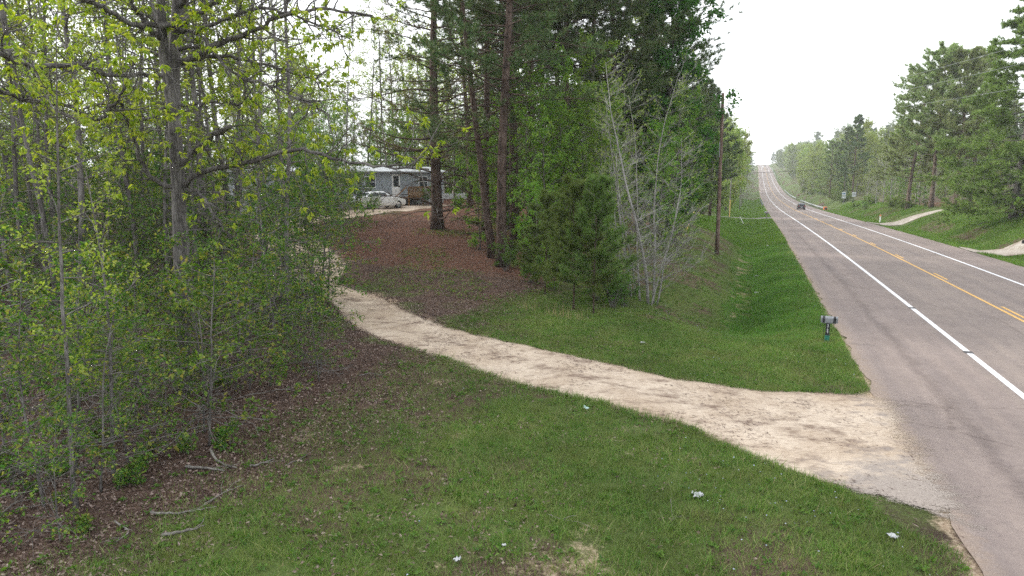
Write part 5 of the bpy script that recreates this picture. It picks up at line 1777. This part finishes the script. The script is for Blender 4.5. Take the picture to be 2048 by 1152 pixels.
# ---- vehicles
def car(name, pos, yaw, kind, paint, lab, pitch=0.0):
    """x forward; lofted body, separate glass, wheels with rims, lamps, plates, mirrors"""
    o = empty(name, tuple(pos), yaw, lab, 'car')
    o.rotation_euler = (0, pitch, yaw)
    if kind == 'sedan':
        #        x    half-width  floor  belt  roof  roof half-width
        S = [(-2.35, .72, .38, .72, .74, .70), (-2.25, .82, .25, .98, 1.0, .76), (-1.75, .88, .2, 1.02, 1.06, .74), (-1.15, .9, .2, .98, 1.36, .60), (-.4, .9, .2, .96, 1.44, .58), (.25, .9, .2, .94, 1.41, .58),
             (1.05, .9, .2, .92, 1.0, .70), (1.7, .88, .2, .86, .89, .72), (2.2, .8, .25, .74, .77, .66), (2.35, .68, .34, .6, .62, .6)]
        wx, wr, tall = (-1.4, 1.42), .33, 0
    else:
        S = [(-2.3, .84, .4, .8, .86, .8), (-2.27, .9, .32, 1.0, 1.25, .78), (-2.1, .93, .28, 1.08, 1.6, .7), (-1.7, .95, .28, 1.08, 1.72, .68), (-.6, .95, .28, 1.06, 1.75, .68), (.25, .95, .28, 1.04, 1.7, .68),
             (.95, .95, .28, 1.04, 1.16, .76), (1.8, .92, .28, .98, 1.03, .78), (2.25, .86, .32, .84, .9, .72), (2.35, .76, .4, .66, .7, .68)]
        wx, wr, tall = (-1.45, 1.45), .37, 1
    sec = []
    for x, w, f, bl, rf, rw in S:
        zm = f + (bl - f) * .45
        half = [(w * .9, f), (w, f + .1), (w * 1.02, zm), (w * .97, bl), (rw + .03, rf - .05), (rw * .85, rf)]
        sec.append([(x, y, z) for y, z in half] + [(x, -y, z) for y, z in half[::-1]])
    V = np.array(sec)
    n, k = V.shape[:2]
    b = MB()
    i = np.arange(n - 1)[:, None] * k
    j = np.arange(k)[None, :]
    b.add(V.reshape(-1, 3), np.stack([i + j, i + k + j, i + k + (j + 1) % k, i + (j + 1) % k], -1).reshape(-1, 4))
    for e, f0 in ((0, -1), (n - 1, 1)):
        c = V[e].mean(0)
        b.add(np.vstack([V[e], c]), [((a, (a + 1) % k, k))[::f0] for a in range(k)])
    body = b.build('body', paint, o, False)
    def pane(st_, lo, hi, name='window', off=.012):
        for sd in (1, -1):
            q = []
            for s_ in st_:
                x = np.interp(s_, range(n), V[:, 0, 0])
                P3 = np.array([np.interp(s_, range(n), V[:, 3, c]) for c in range(3)])
                P4 = np.array([np.interp(s_, range(n), V[:, 4, c]) for c in range(3)])
                q += [P3 + (P4 - P3) * lo, P3 + (P4 - P3) * hi]
            q = np.array(q) * np.array([1, sd, 1]) + np.array([0, sd * off, .003])
            m_ = len(st_)
            b = MB(); b.add(q, [(2 * a, 2 * a + 2, 2 * a + 3, 2 * a + 1) for a in range(m_ - 1)]); b.build(name, M['glass'], o)
    if kind == 'sedan':
        pane([2.35, 3, 3.95], .12, .9); pane([4.05, 5, 5.55], .12, .9)
        fr, re = (5, 6, .88), (2, 3, .88)
    else:
        pane([2.2, 3, 3.5], .12, .9); pane([3.55, 4.2], .12, .9); pane([4.3, 5, 5.5], .12, .9)
        fr, re = (5, 6, .9), (1, 2, .9)
    for nm, (a, c, w) in (('windscreen', fr), ('rear_window', re)):
        A_, B_ = V[a], V[c]
        q = np.array([A_[4] * .85 + B_[4] * .15, A_[7] * .85 + B_[7] * .15, A_[7] * .15 + B_[7] * .85, A_[4] * .15 + B_[4] * .85]) if True else None
        q = q * np.array([1, w, 1])
        up_ = np.array([.015 * (1 if nm == 'windscreen' else -1), 0, .055])
        b = MB(); b.add(q + up_, [(0, 1, 2, 3)]); b.build(nm, M['glass'], o)
    for x in wx:
        for sd in (1, -1):
            y = sd * (V[4, 1, 1] - .1)
            b = MB(); lathe(b, [(wr * .6, -.1), (wr * .93, -.11), (wr, -.07), (wr, .07), (wr * .93, .11), (wr * .6, .1)], (x, y, wr), (0, sd, 0), 20)
            t = b.build('wheel', M['rubber'], o, True)
            b = MB(); lathe(b, [(0, .115), (wr * .2, .115), (wr * .25, .08), (wr * .55, .1), (wr * .64, .112)], (x, y, wr), (0, sd, 0), 15); b.build('rim', M['rim'], t)
    zl = .82 if not tall else 1.0
    for sd in (1, -1):
        b = MB(); b.box((S[1][0] + .03, sd * .68, zl), (.12, .26, .13 + .05 * tall)); b.build('tail_lamp', M['tail'], o)
        b = MB(); b.box((S[-2][0] + .02, sd * .58, .66 + .12 * tall), (.16, .3, .12)); b.build('headlight', M['plate'], o)
        b = MB(); b.box((.95, sd * 1.0, 1.0 + .1 * tall), (.12, .2, .13)); b.build('mirror', paint, o)
    b = MB(); b.box((S[0][0] - .012, 0, .62 + .1 * tall), (.02, .5, .16)); b.build('number_plate', M['plate'], o)
    b = MB(); b.box((S[0][0] + .02, 0, .42), (.1, 1.5, .16)); b.build('bumper', M['black_plastic'], o)
    return o


ROADYAW = pi / 2 - RA
s = 196.0
X, Y = xy(s, 1.75)
car('parked_car', at(757, 57.6) + np.array([0, 0, .03]), radians(46), 'sedan', M['car_white'], 'white sedan parked in front of the mobile home, half behind a dark bush')
sl = float(zr(s + 2) - zr(s - 2)) / 4
car('suv_car', (X, Y, float(zr(s)) + .02), ROADYAW, 'suv', M['car_black'], 'black sport utility car driving away in the right lane', -atan(sl))
for s, t, pt, yw, lab in ((905, -1.8, 'car_white', ROADYAW + pi, 'tiny white car coming down from the far crest'), (985, 1.8, 'car_black', ROADYAW, 'tiny dark car just below the far crest of the road')):
    X, Y = xy(s, t)
    sl = float(zr(s + 4) - zr(s - 4)) / 8
    car('distant_car', (X, Y, float(zr(s)) + .02), yw, 'sedan', M[pt], lab, -atan(sl) * (1 if yw == ROADYAW else -1))


# ---- the mobile home and its porch
def home():
    A_, B_ = at(520, 52), at(888, 67)
    d = (B_ - A_)[:2]
    L_ = float(np.linalg.norm(d))
    yaw = math.atan2(d[1], d[0])
    z0 = max(A_[2], B_[2]) - .05
    o = empty('mobile_home', (A_[0], A_[1], z0), yaw, 'long pale blue grey mobile home with white metal roof behind the trees', 'mobile home')
    Wd, Hs, Hw = 4.4, .75, 2.95                           # depth, skirting height, top of wall; local +y is away from the camera
    b = MB(); b.box((L_ / 2, Wd / 2, Hs / 2 - .5), (L_ - .06, Wd - .06, Hs + 1.0)); b.build('skirting', M['skirt'], o)
    b = MB(); b.box((L_ / 2, Wd / 2, (Hs + Hw) / 2), (L_, Wd, Hw - Hs)); wall = b.build('wall', M['siding'], o)
    pm = None
    nP = int(L_ / .61)
    for q in range(nP):                                  # ribs of the metal siding
        if pm is None:
            b = MB(); b.box((0, -.012, 0), (.05, .024, Hw - Hs - .04)); pm = b.mesh('siding_rib', M['siding'])
        r_ = link('siding_rib', pm, wall); r_.location = ((q + .5) * .61, 0, (Hs + Hw) / 2)
    b = MB()
    V = [(-.25, -.35, Hw), (L_ + .25, -.35, Hw), (L_ + .25, Wd + .35, Hw), (-.25, Wd + .35, Hw), (-.25, Wd / 2, Hw + .55), (L_ + .25, Wd / 2, Hw + .55),
         (-.25, -.35, Hw + .09), (L_ + .25, -.35, Hw + .09), (L_ + .25, Wd + .35, Hw + .09), (-.25, Wd + .35, Hw + .09)]
    b.add(V, [(3, 2, 1, 0), (0, 1, 7, 6), (6, 7, 5, 4), (8, 9, 4, 5), (2, 3, 9, 8)])
    b.add(V, [(0, 6, 4), (0, 4, 3), (3, 4, 9), (1, 2, 5), (1, 5, 7), (2, 8, 5)])
    rf = b.build('roof', M['roof_metal'], o)
    rm = None
    for q in range(int(L_ / .9)):
        if rm is None:
            b = MB(); b.add([(-.02, -.34, .12), (.02, -.34, .12), (.02, Wd / 2, .58), (-.02, Wd / 2, .58), (-.02, -.34, .08), (.02, -.34, .08), (.02, Wd / 2, .54), (-.02, Wd / 2, .54)], [(0, 1, 2, 3), (0, 3, 7, 4), (1, 5, 6, 2), (0, 4, 5, 1)]); rm = b.mesh('roof_rib', M['roof_metal'])
        r_ = link('roof_rib', rm, rf); r_.location = (q * .9 + .3, 0, Hw)
    xd = L_ * .69                                          # the door
    b = MB(); b.box((xd, -.03, Hs + 1.0), (.92, .06, 2.02)); dr = b.build('door', M['white_vinyl'], o)
    b = MB(); b.box((xd, -.065, Hs + 1.4), (.62, .02, .95)); b.build('pane', M['glass'], dr)
    b = MB(); b.box((xd + .37, -.08, Hs + .95), (.05, .06, .12)); b.build('handle', M['black_plastic'], dr)
    for xw, ww in ((L_ * .12, 1.1), (L_ * .33, .9), (L_ * .54, 1.2), (L_ * .86, 1.1)):
        b = MB(); b.box((xw, -.03, Hs + 1.35), (ww, .06, 1.0)); w = b.build('window', M['white_vinyl'], o)
        b = MB(); b.box((xw, -.062, Hs + 1.35), (ww - .12, .012, .88)); b.build('pane', M['glass'], w)
        b = MB(); b.box((xw, -.07, Hs + 1.35), (ww - .12, .01, .04)); b.build('mullion', M['white_vinyl'], w)
    # porch: a thing of its own, standing against the wall
    pw, pd = 3.4, 1.9
    c, s_ = cos(yaw), sin(yaw)
    lx, ly = xd + 1.5, -pd - .03
    org = (A_[0] + lx * c - ly * s_, A_[1] + lx * s_ + ly * c, z0)
    pz = empty('wooden_porch', org, yaw, 'brown stained wooden porch with railings at the mobile home door', 'porch')
    pm = None
    for q in range(13):
        if pm is None:
            b = MB(); b.box((0, 0, 0), (pw, .138, .04)); pm = b.mesh('deck_board', M['deck_wood'])
        r_ = link('deck_board', pm, pz); r_.location = (0, .07 + q * .146, Hs - .03)
    po = None
    for x in (-pw / 2, 0, pw / 2):
        if po is None:
            b = MB(); b.box((0, 0, .55), (.1, .1, 2.1)); po = b.mesh('post', M['deck_wood'])
        r_ = link('post', po, pz); r_.location = (x, .0, Hs - .75)
    for z in (Hs + .08, Hs + .9):
        b = MB(); b.box((0, -.03, z), (pw, .04, .09)); b.build('rail', M['deck_wood'], pz)
    bm_ = None
    for q in range(23):
        if bm_ is None:
            b = MB(); b.box((0, 0, 0), (.085, .03, .8)); bm_ = b.mesh('baluster', M['deck_wood'])
        r_ = link('baluster', bm_, pz); r_.location = (-pw / 2 + .12 + q * (pw - .24) / 22, -.065, Hs + .48)
    for q in range(4):
        b = MB(); b.box((-pw / 2 - .2 - q * .27, .9, Hs - .1 - q * .18), (.28, 1.2, .045)); b.build('step', M['deck_wood'], pz)
    b = MB(); b.tube([(-pw / 2, .25, Hs + .9), (-pw / 2 - 1.25, .25, .85)], .05, 6); b.build('handrail', M['deck_wood'], pz)
    b = MB(); b.box((-pw / 2 - 1.25, .25, .3), (.09, .09, 1.1)); b.build('newel', M['deck_wood'], pz)


home()
# pale utility trailer half hidden right of the lone pine
p = at(912, 62)
o = empty('utility_trailer', tuple(p), radians(8), 'low pale utility trailer half hidden right of the lone pine', 'trailer')
b = MB(); b.box((0, 0, .75), (2.6, 1.5, .12)); b.box((0, -.72, .95), (2.6, .05, .3)); b.box((0, .72, .95), (2.6, .05, .3)); b.box((1.28, 0, .95), (.05, 1.5, .3)); b.build('bed', M['galv_pale'], o)
b = MB(); b.tube([(-1.3, 0, .72), (-2.4, 0, .6)], .05, 6); b.build('drawbar', M['skirt'], o)
for sd in (1, -1):
    b = MB(); lathe(b, [(.0, .09), (.2, .09), (.33, .07), (.34, -.07), (.2, -.09)], (.2, sd * .85, .34), (0, sd, 0), 16); b.build('wheel', M['rubber'], o, True)
b = MB(); b.tube([(-2.35, 0, .62), (-2.35, 0, -.02)], .04, 6); b.build('jack_stand', M['skirt'], o)

# ---- fallen branches and scraps
rg = np.random.default_rng(123)


def fallen(pts, r0, lab, forks=2):
    r0 *= .68
    P = np.array([hit(u, v) for u, v in pts])
    n = max(8, len(P) * 4)
    B = resample(P, n)
    B[:, 2] = Z(B[:, 0], B[:, 1]) + r0 * .8 + .015 + rg.uniform(0, .03, n)
    base = B[0].copy()
    m = MB()
    m.tube(B - base, np.linspace(r0, r0 * .35, n), 6)
    for q in range(forks):
        p, d = along(B, rg.uniform(.35, .85))
        C = limb(p, sideways(d, rg, .7) * np.array([1, 1, .25]) + np.array([0, 0, .12]), rg.uniform(.25, .6), rg, 4, .2, .05)
        m.tube(C - base, np.linspace(r0 * .4, .004, 5), 4)
    o = m.build('fallen_branch', M['dead_wood'], None, True)
    o.location = tuple(base)
    tag(o, lab, 'branch')


fallen([(422, 905), (432, 925), (452, 937), (474, 942)], .045, 'pale crooked fallen branch, upper one beside the sapling stems right of the oak')
fallen([(372, 938), (410, 943), (450, 949)], .045, 'grey fallen branch lying straight just below the crooked pale one')
fallen([(302, 1031), (340, 1034), (372, 1030), (432, 1018)], .035, 'long fallen branch on the leaf litter in the lower left')
fallen([(325, 1076), (368, 1072), (410, 1060)], .045, 'thick curved fallen branch, lowest one on the leaf litter')
fallen([(230, 1048), (258, 1070), (232, 1092)], .025, 'thin forked fallen twig at the lower left')
fallen([(500, 940), (525, 932), (548, 925)], .035, 'mossy greenish fallen branch at the edge of the litter')
fallen([(570, 935), (600, 925), (628, 905)], .015, 'thin fallen twig near the edge of the grass')
fallen([(418, 1010), (450, 990), (490, 975)], .018, 'slender fallen stick above the long fallen branch')
fallen([(718, 755), (745, 750), (772, 756)], .02, 'pale stick lying in the grass below the drive edge')
fallen([(1098, 1036), (1115, 1042), (1128, 1047)], .012, 'short stick lying in the middle of the near grass')
fallen([(1340, 1050), (1352, 1040), (1368, 1034)], .008, 'thin dry stalk lying in the near grass below the drive')
fallen([(0, 1040), (30, 1015), (60, 1005)], .03, 'dark fallen branch at the lower left picture edge')
fallen([(1955, 452), (1968, 447), (1980, 446)], .09, 'bleached log on the grass bank across the road', 3)


def scrap(u, v, size, lab, mat='litter_white', flat=.45, dz=.03):
    p = hit(u, v)
    n = 7
    gx, gy = np.meshgrid(np.linspace(-.5, .5, n), np.linspace(-.5, .5, n))
    V = np.stack([gx * size + rg.normal(0, size * .06, gx.shape), gy * size * .8 + rg.normal(0, size * .06, gx.shape), np.abs(rg.normal(0, size * flat * .35, gx.shape)) + .02], -1)
    a = rg.uniform(0, pi)
    m = MB()
    i = np.arange(n - 1)[:, None] * n
    j = np.arange(n - 1)[None, :]
    Q = np.stack([i + j, i + j + 1, i + n + j + 1, i + n + j], -1).reshape(-1, 4)
    m.add(V.reshape(-1, 3), Q)
    m.add(V.reshape(-1, 3) - np.array([0, 0, .006]), Q[:, ::-1])
    o = m.build('litter_scrap', M[mat])
    o.location = (p[0], p[1], p[2] + dz)
    o.rotation_euler = (0, 0, a)
    tag(o, lab, 'litter')


scrap(1395, 996, .17, 'crumpled white plastic bag in the near grass below the drive')
scrap(1785, 1080, .14, 'white paper scrap in the grass near the lower right corner', flat=.25)
scrap(915, 1126, .1, 'small white scrap at the bottom centre of the picture')
scrap(1172, 822, .12, 'pale greenish cup remnant at the lower edge of the drive', 'glass_green')
scrap(1285, 689, .16, 'flattened pale carton in the grass above the drive', flat=.2)
scrap(1513, 557, .22, 'white bottle lying in the ditch, upper one', dz=.12)
scrap(1512, 591, .2, 'white scrap lying in the ditch, lower one', dz=.12)
scrap(1535, 494, .22, 'white scrap on the grassy slope of the ditch', dz=.08)
scrap(1008, 1097, .06, 'small pale chip in the grass right of the bottom white scrap', flat=.2)

# ------------------------------------------------------------------ things that would still share a label are told apart by their place
from collections import defaultdict
same = defaultdict(list)
for o in bpy.data.objects:
    if o.parent is None and o.get('group') and o.get('label'):
        same[(o['group'], o['label'])].append(o)
NTH = ['leftmost', 'second from left', 'third from left', 'fourth from left', 'fifth from left', 'sixth from left', 'seventh from left', 'eighth from left', 'ninth from left', 'tenth from left', 'eleventh from left', 'twelfth from left', 'thirteenth from left', 'fourteenth from left', 'fifteenth from left', 'sixteenth from left', 'seventeenth from left', 'eighteenth from left']
for (g_, l_), obs in same.items():
    if 1 < len(obs) <= 18:
        obs.sort(key=lambda o: o.location.x / max(1.0, o.location.y))
        for q, o in enumerate(obs):
            o['label'] = l_ + ', ' + (NTH[q] if q < len(obs) - 1 or len(obs) > 3 else 'rightmost')
